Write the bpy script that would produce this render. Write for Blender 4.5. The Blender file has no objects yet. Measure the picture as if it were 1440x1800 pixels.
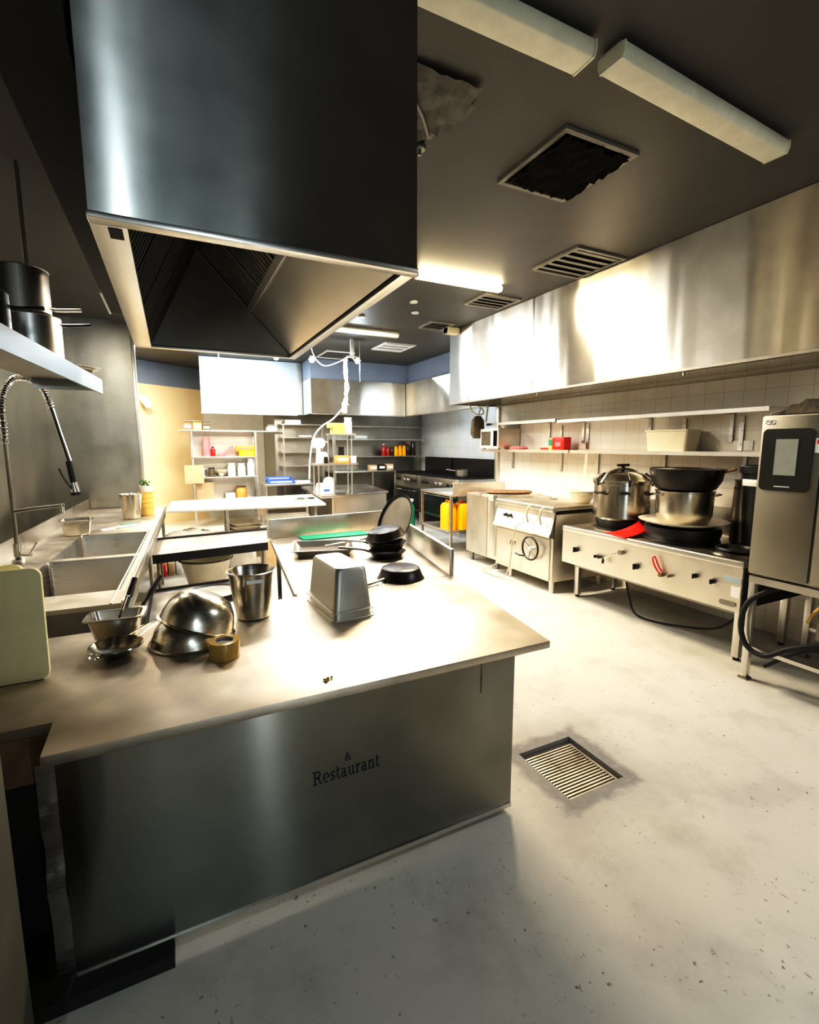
import bpy, bmesh, math, random
from mathutils import Vector, Matrix
from math import sin, cos, pi, radians, sqrt, atan2
random.seed(7)
scene = bpy.context.scene
COL = scene.collection

# ------------------------------------------------------------------ materials
def new_mat(name):
    m = bpy.data.materials.new(name); m.use_nodes = True
    nt = m.node_tree; b = nt.nodes['Principled BSDF']
    return m, nt, b
def coords(nt, scale=(1, 1, 1), rot=(0, 0, 0)):
    tc = nt.nodes.new('ShaderNodeTexCoord'); mp = nt.nodes.new('ShaderNodeMapping')
    mp.inputs['Scale'].default_value = scale; mp.inputs['Rotation'].default_value = rot
    nt.links.new(tc.outputs['Object'], mp.inputs['Vector']); return mp.outputs['Vector']
def noise(nt, vec, scale, detail=3, rough=.55):
    n = nt.nodes.new('ShaderNodeTexNoise'); n.inputs['Scale'].default_value = scale
    n.inputs['Detail'].default_value = detail; n.inputs['Roughness'].default_value = rough
    nt.links.new(vec, n.inputs['Vector']); return n.outputs['Fac']
def ramp(nt, fac, stops):
    r = nt.nodes.new('ShaderNodeValToRGB'); e = r.color_ramp.elements
    while len(e) < len(stops): e.new(.5)
    for el, (p, c) in zip(e, stops):
        el.position = p; el.color = (c[0], c[1], c[2], 1) if not isinstance(c, (int, float)) else (c, c, c, 1)
    nt.links.new(fac, r.inputs['Fac']); return r.outputs['Color']
def bump(nt, b, fac, strength, dist=.01):
    n = nt.nodes.new('ShaderNodeBump'); n.inputs['Strength'].default_value = strength
    n.inputs['Distance'].default_value = dist
    nt.links.new(fac, n.inputs['Height']); nt.links.new(n.outputs['Normal'], b.inputs['Normal'])
def mixc(nt, fac, a, c, mode='MIX'):
    n = nt.nodes.new('ShaderNodeMix'); n.data_type = 'RGBA'; n.blend_type = mode
    for sock, v in ((n.inputs[0], fac), (n.inputs[6], a), (n.inputs[7], c)):
        if hasattr(v, 'links'): nt.links.new(v, sock)
        elif isinstance(v, (int, float)): sock.default_value = v
        else: sock.default_value = (*v, 1)
    return n.outputs[2]
def steel(name, col, rough=.32, var=.12, grain=(1, 1, 60), aniso=0.0, wave=0.0, wscale=(1.2, 1.2, .35), metal=1.0, smear=.18):
    m, nt, b = new_mat(name)
    b.inputs['Metallic'].default_value = metal
    v = coords(nt, grain); f = noise(nt, v, 6, 3)
    v2 = coords(nt); f2 = noise(nt, v2, 2.3, 4)
    lo = tuple(max(0, c * (1 - smear)) for c in col); hi = tuple(min(1, c * (1 + smear * .5)) for c in col)
    c = ramp(nt, f2, [(.3, lo), (.7, hi)])
    nt.links.new(c, b.inputs['Base Color'])
    mm = nt.nodes.new('ShaderNodeMath'); mm.operation = 'ADD'
    nt.links.new(f, mm.inputs[0]); nt.links.new(f2, mm.inputs[1])
    mr = nt.nodes.new('ShaderNodeMapRange'); mr.inputs['From Min'].default_value = .6; mr.inputs['From Max'].default_value = 1.4
    mr.inputs['To Min'].default_value = max(.05, rough - var); mr.inputs['To Max'].default_value = rough + var
    nt.links.new(mm.outputs[0], mr.inputs['Value']); nt.links.new(mr.outputs[0], b.inputs['Roughness'])
    if aniso:
        b.inputs['Anisotropic'].default_value = aniso; b.inputs['Anisotropic Rotation'].default_value = .25
        t = nt.nodes.new('ShaderNodeTangent'); t.direction_type = 'RADIAL'; t.axis = 'Z'
        nt.links.new(t.outputs[0], b.inputs['Tangent'])
    if wave:
        w = noise(nt, coords(nt, wscale), 1.6, 2, .4)
        bump(nt, b, w, wave, .12)
    return m
def paint(name, col, rough=.5, var=.1, nscale=3, bmp=0.0, spec=.5, emit=None, metal=0):
    m, nt, b = new_mat(name)
    f = noise(nt, coords(nt), nscale, 4)
    lo = tuple(max(0, c * (1 - var)) for c in col); hi = tuple(min(1, c * (1 + var)) for c in col)
    nt.links.new(ramp(nt, f, [(.3, lo), (.7, hi)]), b.inputs['Base Color'])
    b.inputs['Roughness'].default_value = rough; b.inputs['Metallic'].default_value = metal
    b.inputs['Specular IOR Level'].default_value = spec
    if bmp: bump(nt, b, noise(nt, coords(nt), nscale * 12, 3), bmp, .004)
    if emit:
        b.inputs['Emission Color'].default_value = (*emit[0], 1); b.inputs['Emission Strength'].default_value = emit[1]
    return m
def glassy(name, col, rough=.1, trans=.9, ior=1.45):
    m, nt, b = new_mat(name)
    nt.links.new(ramp(nt, noise(nt, coords(nt), 8), [(.3, col), (.7, tuple(min(1, c * 1.1) for c in col))]), b.inputs['Base Color'])
    b.inputs['Roughness'].default_value = rough; b.inputs['Transmission Weight'].default_value = trans
    b.inputs['IOR'].default_value = ior
    return m

M = {}
M['steel'] = steel('brushed_steel', (.56, .53, .48), .34, aniso=.4)
M['steel_bright'] = steel('bright_steel', (.72, .69, .63), .34, .06, smear=.07)
M['prep_top'] = steel('lit_bench_top', (.86, .84, .80), .45, .05, (1, 1, 1), metal=.55, smear=.05)  # steel whitened to carry the glare on the prep bench
M['steel_top'] = steel('worn_steel_top', (.64, .575, .485), .47, .12, (1, 1, 1), smear=.32)
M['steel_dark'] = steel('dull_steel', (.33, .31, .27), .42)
M['steel_hood'] = steel('hood_steel', (.48, .48, .44), .21, .02, (1, 1, 1), aniso=1.0, wave=.07, wscale=(1.2, 1.2, .3))
M['steel_range_hood'] = steel('range_hood_steel', (.66, .63, .57), .31, .02, (1, 1, 1), aniso=1.0, wave=.30, wscale=(1.0, 1.1, .10))
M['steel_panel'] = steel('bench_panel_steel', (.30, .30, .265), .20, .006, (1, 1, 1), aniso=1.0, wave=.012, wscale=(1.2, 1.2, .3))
M['steel_wall'] = steel('wall_sheet_steel', (.40, .385, .34), .35, .06, (1, 1, 30), aniso=.5, wave=.1)
M['steel_matte'] = steel('matte_pan_steel', (.62, .59, .52), .46, .06, (1, 1, 1), smear=.1)
M['chrome'] = steel('chrome', (.75, .74, .7), .12, .04)
M['steel_pot'] = steel('pot_steel', (.62, .57, .48), .24, .08, (1, 1, 40), smear=.3)
M['steel_front'] = steel('appliance_steel', (.74, .69, .60), .4, .08, (1, 40, 1), smear=.1)
M['steel_oven'] = steel('oven_steel', (.31, .29, .245), .46, .06, (1, 40, 1), smear=.1)
M['black_iron'] = paint('black_iron', (.012, .011, .010), .42, .4, 9)
M['black_pan'] = paint('black_pan_metal', (.022, .018, .015), .34, .5, 6, metal=.3)
M['black'] = paint('black_plastic', (.012, .012, .012), .35, .2, 5)
M['black_dull'] = paint('dull_black', (.010, .010, .009), .7, .4, 4)
M['rubber'] = paint('black_rubber', (.015, .014, .013), .6, .2, 5)
M['dark_oven'] = paint('oven_control_black', (.018, .02, .014), .25, .1, 4)
M['screen'] = paint('grey_screen', (.33, .34, .31), .2, .06, 12)
M['white'] = paint('white_plastic', (.82, .82, .8), .4, .04, 5)
M['white_cloth'] = paint('white_cloth', (.88, .84, .78), .8, .08, 9, .3)
M['cream'] = paint('cream_plastic', (.78, .70, .50), .4, .06, 5)
M['board_green'] = paint('pale_cutting_board', (.95, .88, .56), .45, .06, 6, .1)
M['green'] = paint('green_board', (.01, .27, .15), .45, .1, 6)
M['red'] = paint('red_plastic', (.75, .02, .01), .4, .12, 9)
M['pink'] = paint('pink_plastic', (.75, .2, .22), .45, .1, 9)
M['yellow'] = paint('yellow_plastic', (.95, .42, .0), .35, .06, 5)
M['yellow_pale'] = paint('yellow_paper', (.85, .55, .16), .5, .1, 9)
M['orange'] = paint('orange_plastic', (.85, .33, .08), .45, .1, 9)
M['card'] = paint('brown_card', (.52, .37, .22), .75, .1, 9)
M['wood'] = paint('brown_wood', (.23, .13, .065), .6, .3, 14)
M['blue'] = paint('blue_print', (.05, .13, .5), .4, .2, 22)
M['tape'] = paint('tan_tape', (.47, .30, .07), .25, .12, 30)
M['tape_core'] = paint('card_core', (.30, .28, .25), .8, .25, 40)
M['lens'] = paint('lamp_lens', (.72, .69, .54), .45, .08, 9, .1)
M['lamp_on'] = paint('lit_tube', (1, .9, .7), .5, .02, 5, emit=((1, .80, .48), 45))
M['bulb'] = paint('lit_bulb', (1, 1, 1), .5, .02, 5, emit=((.85, .93, 1), 60))
M['grey_vent'] = paint('vent_grey', (.22, .21, .18), .5, .15, 7)
M['vent_white'] = paint('vent_white', (.6, .6, .57), .5, .05, 7)
M['vent_dark'] = paint('vent_dark', (.010, .009, .008), .9, .3, 7, spec=.05)
M['steel_baffle'] = steel('baffle_steel', (.42, .40, .34), .4)
M['plaster'] = paint('peeling_plaster', (.10, .095, .08), .6, .5, 9, .6)
M['ink'] = paint('navy_ink', (.006, .007, .03), .5, .1, 9)
M['food'] = paint('food_scrap', (.45, .33, .05), .6, .4, 60)
M['food_dark'] = paint('tray_residue', (.09, .07, .045), .5, .4, 20)
M['hose'] = paint('pale_hose', (.55, .5, .34), .5, .1, 7)
M['glass_red'] = paint('red_sauce', (.35, .02, .012), .15, .2, 9)
M['glass_dark'] = paint('dark_sauce', (.03, .012, .006), .12, .2, 9)
M['enamel'] = paint('cream_enamel', (.74, .68, .55), .35, .08, 8)
M['tub'] = glassy('clear_tub_plastic', (.95, .92, .78), .35, .55)
M['grate_steel'] = steel('grate_steel', (.72, .66, .58), .35)
M['leaf'] = paint('leaf_green', (.05, .16, .03), .5, .3, 30)
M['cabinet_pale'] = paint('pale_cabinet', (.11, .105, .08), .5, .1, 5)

def floor_mat():
    m, nt, b = new_mat('painted_concrete_floor')
    v = coords(nt)
    big = noise(nt, v, .55, 3); mid = noise(nt, v, 2.6, 5, .65); fine = noise(nt, v, 30, 4, .7)
    base = ramp(nt, big, [(.32, (.46, .455, .42)), (.52, (.60, .57, .50)), (.7, (.54, .52, .43))])
    base = mixc(nt, .5, base, ramp(nt, mid, [(.3, (.40, .39, .35)), (.5, (.62, .60, .54)), (.75, (.66, .63, .55))]))
    spk = ramp(nt, fine, [(.63, 0.0), (.67, 1.0)])
    msk = ramp(nt, noise(nt, v, 3.1, 2), [(.45, 0.0), (.56, 1.0)])
    sp2 = nt.nodes.new('ShaderNodeMath'); sp2.operation = 'MULTIPLY'
    nt.links.new(spk, sp2.inputs[0]); nt.links.new(msk, sp2.inputs[1])
    base = mixc(nt, sp2.outputs[0], base, (.17, .165, .14))
    # grime stretched along the traffic direction
    scr = noise(nt, coords(nt, (7, 2.2, 1), (0, 0, .6)), 3.0, 5, .7)
    scm = ramp(nt, scr, [(.655, 0.0), (.71, .8)])
    base = mixc(nt, scm, base, (.25, .25, .22))
    # dark ring of scraped paint round the floor drain
    tc = nt.nodes.new('ShaderNodeTexCoord'); sub = nt.nodes.new('ShaderNodeVectorMath'); sub.operation = 'SUBTRACT'
    sub.inputs[1].default_value = (1.975, 1.91, 0)
    nt.links.new(tc.outputs['Object'], sub.inputs[0])
    ab = nt.nodes.new('ShaderNodeVectorMath'); ab.operation = 'ABSOLUTE'; nt.links.new(sub.outputs[0], ab.inputs[0])
    sx = nt.nodes.new('ShaderNodeSeparateXYZ'); nt.links.new(ab.outputs[0], sx.inputs[0])
    mx = nt.nodes.new('ShaderNodeMath'); mx.operation = 'MAXIMUM'
    nt.links.new(sx.outputs[0], mx.inputs[0]); nt.links.new(sx.outputs[1], mx.inputs[1])
    ad = nt.nodes.new('ShaderNodeMath'); ad.operation = 'MULTIPLY_ADD'; ad.inputs[1].default_value = .13
    nt.links.new(noise(nt, v, 9, 4), ad.inputs[0]); nt.links.new(mx.outputs[0], ad.inputs[2])
    ring = ramp(nt, ad.outputs[0], [(.325, .95), (.375, 0.0)])
    dark = ramp(nt, noise(nt, v, 26, 4), [(.35, (.075, .08, .078)), (.62, (.15, .155, .15)), (.74, (.42, .42, .40))])
    base = mixc(nt, ring, base, dark)
    halo = ramp(nt, ad.outputs[0], [(.34, .55), (.56, 0.0)])
    base = mixc(nt, halo, base, (.30, .28, .26))
    nt.links.new(base, b.inputs['Base Color'])
    mr = ramp(nt, mid, [(.3, .38), (.7, .6)]); nt.links.new(mr, b.inputs['Roughness'])
    bump(nt, b, mid, .12, .01)
    return m
def tile_mat(name, col, grout, size=.2, axis='YZ', rough=.22):
    m, nt, b = new_mat(name)
    tc = nt.nodes.new('ShaderNodeTexCoord'); s = nt.nodes.new('ShaderNodeSeparateXYZ'); c = nt.nodes.new('ShaderNodeCombineXYZ')
    nt.links.new(tc.outputs['Object'], s.inputs[0])
    nt.links.new(s.outputs['Y' if axis == 'YZ' else 'X'], c.inputs[0]); nt.links.new(s.outputs['Y' if axis == 'XY' else 'Z'], c.inputs[1])
    br = nt.nodes.new('ShaderNodeTexBrick'); br.offset = 0; br.inputs['Scale'].default_value = 1
    br.inputs['Brick Width'].default_value = size; br.inputs['Row Height'].default_value = size
    br.inputs['Mortar Size'].default_value = .004; br.inputs['Mortar Smooth'].default_value = .3
    br.inputs['Color1'].default_value = (*col, 1); br.inputs['Color2'].default_value = (*[x * .96 for x in col], 1)
    br.inputs['Mortar'].default_value = (*grout, 1)
    nt.links.new(c.outputs[0], br.inputs['Vector'])
    grime = ramp(nt, noise(nt, coords(nt), 1.5, 4), [(.35, (.86, .82, .74)), (.65, (1, 1, 1))])
    nt.links.new(mixc(nt, 1.0, br.outputs['Color'], grime, 'MULTIPLY'), b.inputs['Base Color'])
    b.inputs['Roughness'].default_value = rough
    bump(nt, b, br.outputs['Fac'], -.15, .004)
    return m
M['floor'] = floor_mat()
M['ceiling'] = paint('dark_grey_ceiling', (.060, .058, .052), .5, .12, 2.0)
M['tile_white'] = tile_mat('white_wall_tile', (.88, .84, .77), (.66, .62, .56))
M['tile_blue'] = tile_mat('bluish_wall_tile', (.66, .71, .76), (.5, .54, .58))
M['wall_cream'] = paint('cream_wall_paint', (.88, .70, .44), .6, .04, 2)
M['wall_blue'] = paint('blue_grey_bulkhead', (.22, .27, .36), .6, .05, 2)
M['wall_dark'] = paint('dark_wall', (.16, .155, .14), .6, .1, 2)
M['panel_white'] = steel('white_lit_panel', (.44, .52, .57), .42, .05, (1, 1, 20), metal=.25, smear=.05)

# ------------------------------------------------------------------ mesh building
class MB:
    def __init__(self): self.v = []; self.f = []
    def add(self, vs, fs):
        b = len(self.v); self.v += [Vector(p) for p in vs]; self.f += [tuple(b + i for i in f) for f in fs]; return self
    def box(self, x0, x1, y0, y1, z0, z1):
        x0, x1 = sorted((x0, x1)); y0, y1 = sorted((y0, y1)); z0, z1 = sorted((z0, z1))
        return self.add([(x0, y0, z0), (x1, y0, z0), (x1, y1, z0), (x0, y1, z0), (x0, y0, z1), (x1, y0, z1), (x1, y1, z1), (x0, y1, z1)],
                        [(3, 2, 1, 0), (4, 5, 6, 7), (0, 1, 5, 4), (1, 2, 6, 5), (2, 3, 7, 6), (3, 0, 4, 7)])
    def prism(self, poly, z0, z1):
        a = sum(p[0] * q[1] - q[0] * p[1] for p, q in zip(poly, poly[1:] + poly[:1]))
        if a < 0: poly = poly[::-1]
        n = len(poly)
        return self.add([(x, y, z0) for x, y in poly] + [(x, y, z1) for x, y in poly],
                        [tuple(range(n - 1, -1, -1)), tuple(range(n, 2 * n))] + [(i, (i + 1) % n, n + (i + 1) % n, n + i) for i in range(n)])
    def slab(self, a, b, c, d, t):
        """a sheet through four points, thickened by t along its normal"""
        a, b, c, d = map(Vector, (a, b, c, d)); n = (b - a).cross(d - a).normalized() * t
        return self.add([a, b, c, d, a + n, b + n, c + n, d + n], [(3, 2, 1, 0), (4, 5, 6, 7), (0, 1, 5, 4), (1, 2, 6, 5), (2, 3, 7, 6), (3, 0, 4, 7)])
    def lathe(self, prof, n=32, c=(0, 0, 0), mat=None, a0=0, a1=2 * pi):
        full = abs(a1 - a0 - 2 * pi) < 1e-6; k = n if full else n + 1
        vs = []; rings = []
        for r, z in prof:
            if r < 1e-6: rings.append([len(vs)]); vs.append(Vector((0, 0, z)))
            else:
                rings.append(list(range(len(vs), len(vs) + k)))
                vs += [Vector((r * cos(a0 + (a1 - a0) * i / n), r * sin(a0 + (a1 - a0) * i / n), z)) for i in range(k)]
        fs = []
        for A, B in zip(rings, rings[1:]):
            for i in range(n):
                j = (i + 1) % k
                if len(A) == 1 and len(B) == 1: continue
                if len(A) == 1: fs.append((A[0], B[j], B[i]))
                elif len(B) == 1: fs.append((A[i], A[j], B[0]))
                else: fs.append((A[i], A[j], B[j], B[i]))
        if mat is not None: vs = [mat @ p for p in vs]
        return self.add([p + Vector(c) for p in vs], fs)
    def tube(self, pts, r, n=8, closed=False, smooth=0, caps=True):
        P = [Vector(p) for p in pts]
        if smooth:
            Q = []; m = len(P); seg = m if closed else m - 1
            for i in range(seg):
                p0 = P[(i - 1) % m] if (closed or i > 0) else P[0] * 2 - P[1]
                p1 = P[i]; p2 = P[(i + 1) % m]
                p3 = P[(i + 2) % m] if (closed or i + 2 < m) else P[-1] * 2 - P[-2]
                for k in range(smooth):
                    t = k / smooth
                    Q.append(.5 * ((2 * p1) + (p2 - p0) * t + (2 * p0 - 5 * p1 + 4 * p2 - p3) * t * t + (3 * p1 - p0 - 3 * p2 + p3) * t ** 3))
            if not closed: Q.append(P[-1])
            P = Q
        m = len(P); T = []
        for i in range(m):
            a = P[(i - 1) % m] if closed or i > 0 else P[i]; b = P[(i + 1) % m] if closed or i < m - 1 else P[i]
            T.append((b - a).normalized())
        u = T[0].orthogonal().normalized(); vs = []
        for i in range(m):
            u = (u - T[i] * u.dot(T[i]))
            u = u.normalized() if u.length > 1e-6 else T[i].orthogonal().normalized()
            w = T[i].cross(u); rr = r[min(i * len(r) // m, len(r) - 1)] if isinstance(r, (list, tuple)) else r
            vs += [P[i] + (u * cos(2 * pi * k / n) + w * sin(2 * pi * k / n)) * rr for k in range(n)]
        fs = []
        for i in range(m if closed else m - 1):
            j = (i + 1) % m
            for k in range(n): fs.append((i * n + k, i * n + (k + 1) % n, j * n + (k + 1) % n, j * n + k))
        if not closed and caps: fs += [tuple(range(n - 1, -1, -1)), tuple((m - 1) * n + k for k in range(n))]
        return self.add(vs, fs)
    def cyl(self, a, b, r, n=16, r2=None):
        a, b = Vector(a), Vector(b); t = (b - a).normalized(); u = t.orthogonal().normalized(); w = t.cross(u); r2 = r if r2 is None else r2
        vs = [a + (u * cos(2 * pi * k / n) + w * sin(2 * pi * k / n)) * r for k in range(n)] + [b + (u * cos(2 * pi * k / n) + w * sin(2 * pi * k / n)) * r2 for k in range(n)]
        return self.add(vs, [(k, (k + 1) % n, n + (k + 1) % n, n + k) for k in range(n)] + [tuple(range(n - 1, -1, -1)), tuple(range(n, 2 * n))])
    def rrect(self, secs, n=6, cap0=True, cap1=True, mat=None):
        """loft of rounded rectangles: (half_x, half_y, corner, z)"""
        vs = []; k = 4 * (n + 1)
        for hx, hy, r, z in secs:
            r = min(r, hx * .999, hy * .999)
            for q, (sx, sy) in enumerate(((1, 1), (-1, 1), (-1, -1), (1, -1))):
                for i in range(n + 1):
                    a = pi / 2 * (q + i / n); vs.append(Vector((sx * (hx - r) + r * cos(a), sy * (hy - r) + r * sin(a), z)))
        fs = []
        for s in range(len(secs) - 1):
            for i in range(k): j = (i + 1) % k; fs.append((s * k + i, s * k + j, (s + 1) * k + j, (s + 1) * k + i))
        if cap0: fs.append(tuple(range(k - 1, -1, -1)))
        if cap1: fs.append(tuple((len(secs) - 1) * k + i for i in range(k)))
        if mat is not None: vs = [mat @ p for p in vs]
        return self.add(vs, fs)
    def build(self, name, mat, parent=None, bevel=0, local=False, smooth=True, seg=2):
        vs = self.v
        if parent is not None and not local:
            inv = W[parent.name].inverted(); vs = [inv @ p for p in vs]
        me = bpy.data.meshes.new(name); me.from_pydata([tuple(p) for p in vs], [], self.f); me.validate()
        bm = bmesh.new(); bm.from_mesh(me); bmesh.ops.recalc_face_normals(bm, faces=bm.faces)
        if bevel:
            es = [e for e in bm.edges if len(e.link_faces) == 2 and e.calc_face_angle(0) > radians(40)]
            bmesh.ops.bevel(bm, geom=es, offset=bevel, segments=seg, affect='EDGES', clamp_overlap=True, profile=.5)
        bm.to_mesh(me); bm.free()
        if smooth:
            for p in me.polygons: p.use_smooth = True
            me.set_sharp_from_angle(angle=radians(38))
        me.materials.append(M[mat] if isinstance(mat, str) else mat)
        o = bpy.data.objects.new(name, me); COL.objects.link(o)
        if parent is not None:
            o.parent = parent; W[o.name] = W[parent.name]
        else: W[o.name] = Matrix.Identity(4)
        return o
W = {}
def thing(name, label, cat, loc=(0, 0, 0), rz=0, group=None, rot=None):
    o = bpy.data.objects.new(name, None); COL.objects.link(o); o.empty_display_size = .1
    o.location = loc; o.rotation_euler = rot if rot else (0, 0, rz)
    R = o.rotation_euler.to_matrix().to_4x4(); W[o.name] = Matrix.Translation(Vector(loc)) @ R
    o['label'] = label; o['category'] = cat
    if group: o['group'] = group
    return o
def tag(o, label, cat, group=None, kind=None):
    o['label'] = label; o['category'] = cat
    if group: o['group'] = group
    if kind: o['kind'] = kind
    return o
def struct(o): o['kind'] = 'structure'; return o
def single(mb, name, mat, label, cat, loc, group=None, bevel=0, rz=0, rot=None, **kw):
    """a thing that is one mesh: MB in local coordinates, placed at loc"""
    o = mb.build(name, mat, bevel=bevel, **kw); o.location = loc; o.rotation_euler = rot if rot else (0, 0, rz)
    R = o.rotation_euler.to_matrix().to_4x4(); W[o.name] = Matrix.Translation(Vector(loc)) @ R
    return tag(o, label, cat, group)
def B(*a): return MB().box(*a)
def dup(root, loc, label, rz=None, group=None):
    r = root.copy(); COL.objects.link(r); r.location = loc; r['label'] = label
    if rz is not None: r.rotation_euler = (0, 0, rz)
    if group: r['group'] = group
    for ch in list(root.children):
        c = ch.copy(); COL.objects.link(c); c.parent = r
        for g in ch.children:
            d = g.copy(); COL.objects.link(d); d.parent = c
    return r

# ------------------------------------------------------------------ setting
CZ = 3.72
# floor with an opening for the drain
HX0, HX1, HY0, HY1 = 1.775, 2.175, 1.70, 2.12
fl = MB()
for r in ((-4, HX0, -3.2, 15), (HX1, 8, -3.2, 15), (HX0, HX1, -3.2, HY0), (HX0, HX1, HY1, 15)):
    fl.add([(r[0], r[2], 0), (r[1], r[2], 0), (r[1], r[3], 0), (r[0], r[3], 0)], [(0, 1, 2, 3)])
fl.add([(HX0, HY0, 0), (HX1, HY0, 0), (HX1, HY1, 0), (HX0, HY1, 0), (HX0, HY0, -.07), (HX1, HY0, -.07), (HX1, HY1, -.07), (HX0, HY1, -.07)],
       [(0, 4, 5, 1), (1, 5, 6, 2), (2, 6, 7, 3), (3, 7, 4, 0), (4, 7, 6, 5)])
struct(fl.build('floor', 'floor', smooth=False))
struct(B(-4, 8, -3.2, 15, CZ, CZ + .1).build('ceiling', 'ceiling'))
struct(B(5.25, 5.35, -3.2, 7.1, 0, CZ).build('wall_right', 'tile_white'))
struct(B(5.35, 6.1, 7.0, 7.1, 0, CZ).build('wall_right_return', 'tile_white'))
struct(B(6.1, 6.2, 7.0, 11.7, 0, CZ).build('wall_recess', 'tile_blue'))
struct(B(2.2, 6.2, 11.7, 11.8, 0, CZ).build('wall_back', 'steel_wall'))
struct(MB().prism([(.75, 13.4), (2.2, 13.25), (2.2, 13.35), (.75, 13.5)], 0, CZ).build('wall_back_panelled', 'vent_white'))
struct(B(2.2, 2.25, 11.8, 13.34, 0, CZ).build('wall_back_return', 'steel_wall'))
struct(MB().prism([(-1.75, 11.6), (.76, 13.4), (.70, 13.48), (-1.81, 11.68)], 0, 3.22).build('wall_cream', 'wall_cream'))
struct(MB().prism([(-1.75, 11.58), (.76, 13.38), (.70, 13.48), (-1.81, 11.68)], 3.22, CZ).build('trim_1', 'wall_blue'))
struct(B(-1.72, -1.62, -3.2, 12, 0, CZ).build('wall_left', 'steel_wall'))
struct(B(-1.62, -.43, 8.8, 8.92, 0, CZ).build('wall_nib', 'steel_wall'))
struct(MB().box(-.475, -.425, 8.785, 8.935, 0, CZ).build('trim_2', 'steel_bright', bevel=.004))
struct(B(-4, 8, -3.3, -3.2, 0, CZ).build('wall_front', 'wall_dark'))
struct(B(5.2, 5.26, 7.06, 7.14, 0, CZ).build('trim_3', 'steel_bright', bevel=.004))
# bulkheads above the back hoods
struct(MB().prism([(2.80, 10.62), (5.15, 10.62), (5.15, 11.69), (2.80, 11.69)], 3.3, CZ).build('trim_4', 'wall_blue'))
struct(B(5.16, 6.09, 7.12, 11.69, 3.3, CZ).build('trim_5', 'wall_blue'))

# ------------------------------------------------------------------ big island hood
def big_hood():
    x0, x1, y0, y1, z0 = -.185, .93, 1.83, 3.98, 2.55
    t = thing('exhaust_hood', 'large dark steel box hood hanging over the island bench', 'extractor hood', (.37, 2.9, z0))
    B(x0, x1, y0, y0 + .012, z0 + .0, CZ - .005).build('front_panel', 'steel_hood', t)
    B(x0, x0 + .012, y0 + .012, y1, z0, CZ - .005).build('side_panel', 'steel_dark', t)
    B(x1 - .012, x1, y0 + .012, y1, z0, CZ - .005).build('side_panel', 'steel_hood', t)
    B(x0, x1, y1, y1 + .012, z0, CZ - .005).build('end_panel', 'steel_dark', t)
    r = MB()
    r.box(x0 - .004, x1 + .004, y0 - .006, y0 + .045, z0 - .016, z0 + .004)
    r.box(x0 - .004, x1 + .004, y1 - .03, y1 + .016, z0 - .016, z0 + .004)
    r.box(x0 - .004, x0 + .10, y0 + .045, y1 - .03, z0 - .016, z0 + .004)
    r.box(x1 - .05, x1 + .004, y0 + .045, y1 - .03, z0 - .016, z0 + .004)
    r.build('rim', 'steel_bright', t, bevel=.003)
    B(x0 + .045, x0 + .085, y0 + .055, y0 + .14, z0 - .019, z0 - .0155).build('drain_slot', 'black_dull', t)
    gx, gz = .24, 3.24
    # plain lower slope on one side, baffle filters above it
    ex, ez = x1 - .05, z0 + .01
    mx, mz = ex + (gx - ex) * .45, ez + (gz - ez) * .45
    MB().slab((ex, y0 + .03, ez), (ex, y1 - .02, ez), (mx, y1 - .02, mz), (mx, y0 + .03, mz), .01).build('lower_slope', 'steel_bright', t)
    d = Vector((gx - mx, 0, gz - mz)); dn = d.normalized()
    n = Vector((-dn.z, 0, dn.x)) * -1
    ya = y0 + .05; fw = (y1 - .04 - ya) / 4
    for k in range(4):
        f = MB(); p0 = Vector((mx, ya + k * fw + .012, mz)); w = fw - .024
        L = d.length
        for q in range(9):
            u0 = p0 + Vector((0, w * q / 9, 0)); u1 = u0 + Vector((0, w / 9 * .62, 0))
            f.slab(u0 - n * .0, u1, u1 + dn * L, u0 + dn * L, .016)
        f.slab(p0 + n * .018, p0 + Vector((0, w, 0)) + n * .018, p0 + Vector((0, w, 0)) + d + n * .018, p0 + d + n * .018, .004)
        f.build('baffle_filter', 'steel_baffle', t, smooth=False)
    bar = MB()
    for k in range(5):
        p = Vector((mx, ya + k * fw - .01, mz)) - n * .01
        bar.slab(p, p + Vector((0, .02, 0)), p + Vector((0, .02, 0)) + d, p + d, .006)
    p = Vector((mx, y0 + .03, mz)) - n * .012
    bar.slab(p - dn * .02, p - dn * .02 + Vector((0, y1 - y0 - .05, 0)), p + dn * .02 + Vector((0, y1 - y0 - .05, 0)), p + dn * .02, .008)
    bar.build('filter_frame', 'steel_bright', t)
    # darker filter bank on the other slope
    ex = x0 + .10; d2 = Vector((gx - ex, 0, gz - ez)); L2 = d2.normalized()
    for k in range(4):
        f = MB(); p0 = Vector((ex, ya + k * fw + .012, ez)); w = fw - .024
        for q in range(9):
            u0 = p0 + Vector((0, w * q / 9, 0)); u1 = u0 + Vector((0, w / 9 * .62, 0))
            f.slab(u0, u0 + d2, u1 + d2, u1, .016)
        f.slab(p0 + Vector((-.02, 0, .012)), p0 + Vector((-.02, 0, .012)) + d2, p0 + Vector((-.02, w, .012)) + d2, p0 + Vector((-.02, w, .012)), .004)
        f.build('baffle_filter', 'black_dull', t, smooth=False)
    tri = MB().add([(x0 + .1, y1 - .025, z0 + .005), (x1 - .05, y1 - .025, z0 + .005), (gx, y1 - .025, gz)], [(0, 1, 2)])
    tri.build('end_gusset', 'black_dull' if False else 'steel_dark', t)
big_hood()
dk = thing('black_duct', 'black boxed duct running along the ceiling beside the island hood', 'duct', (-.3, 3.5, 3.0))
B(-.41, -.2, .9, 5.1, 3.0, CZ - .003).build('casing', 'black_dull', dk)
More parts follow.
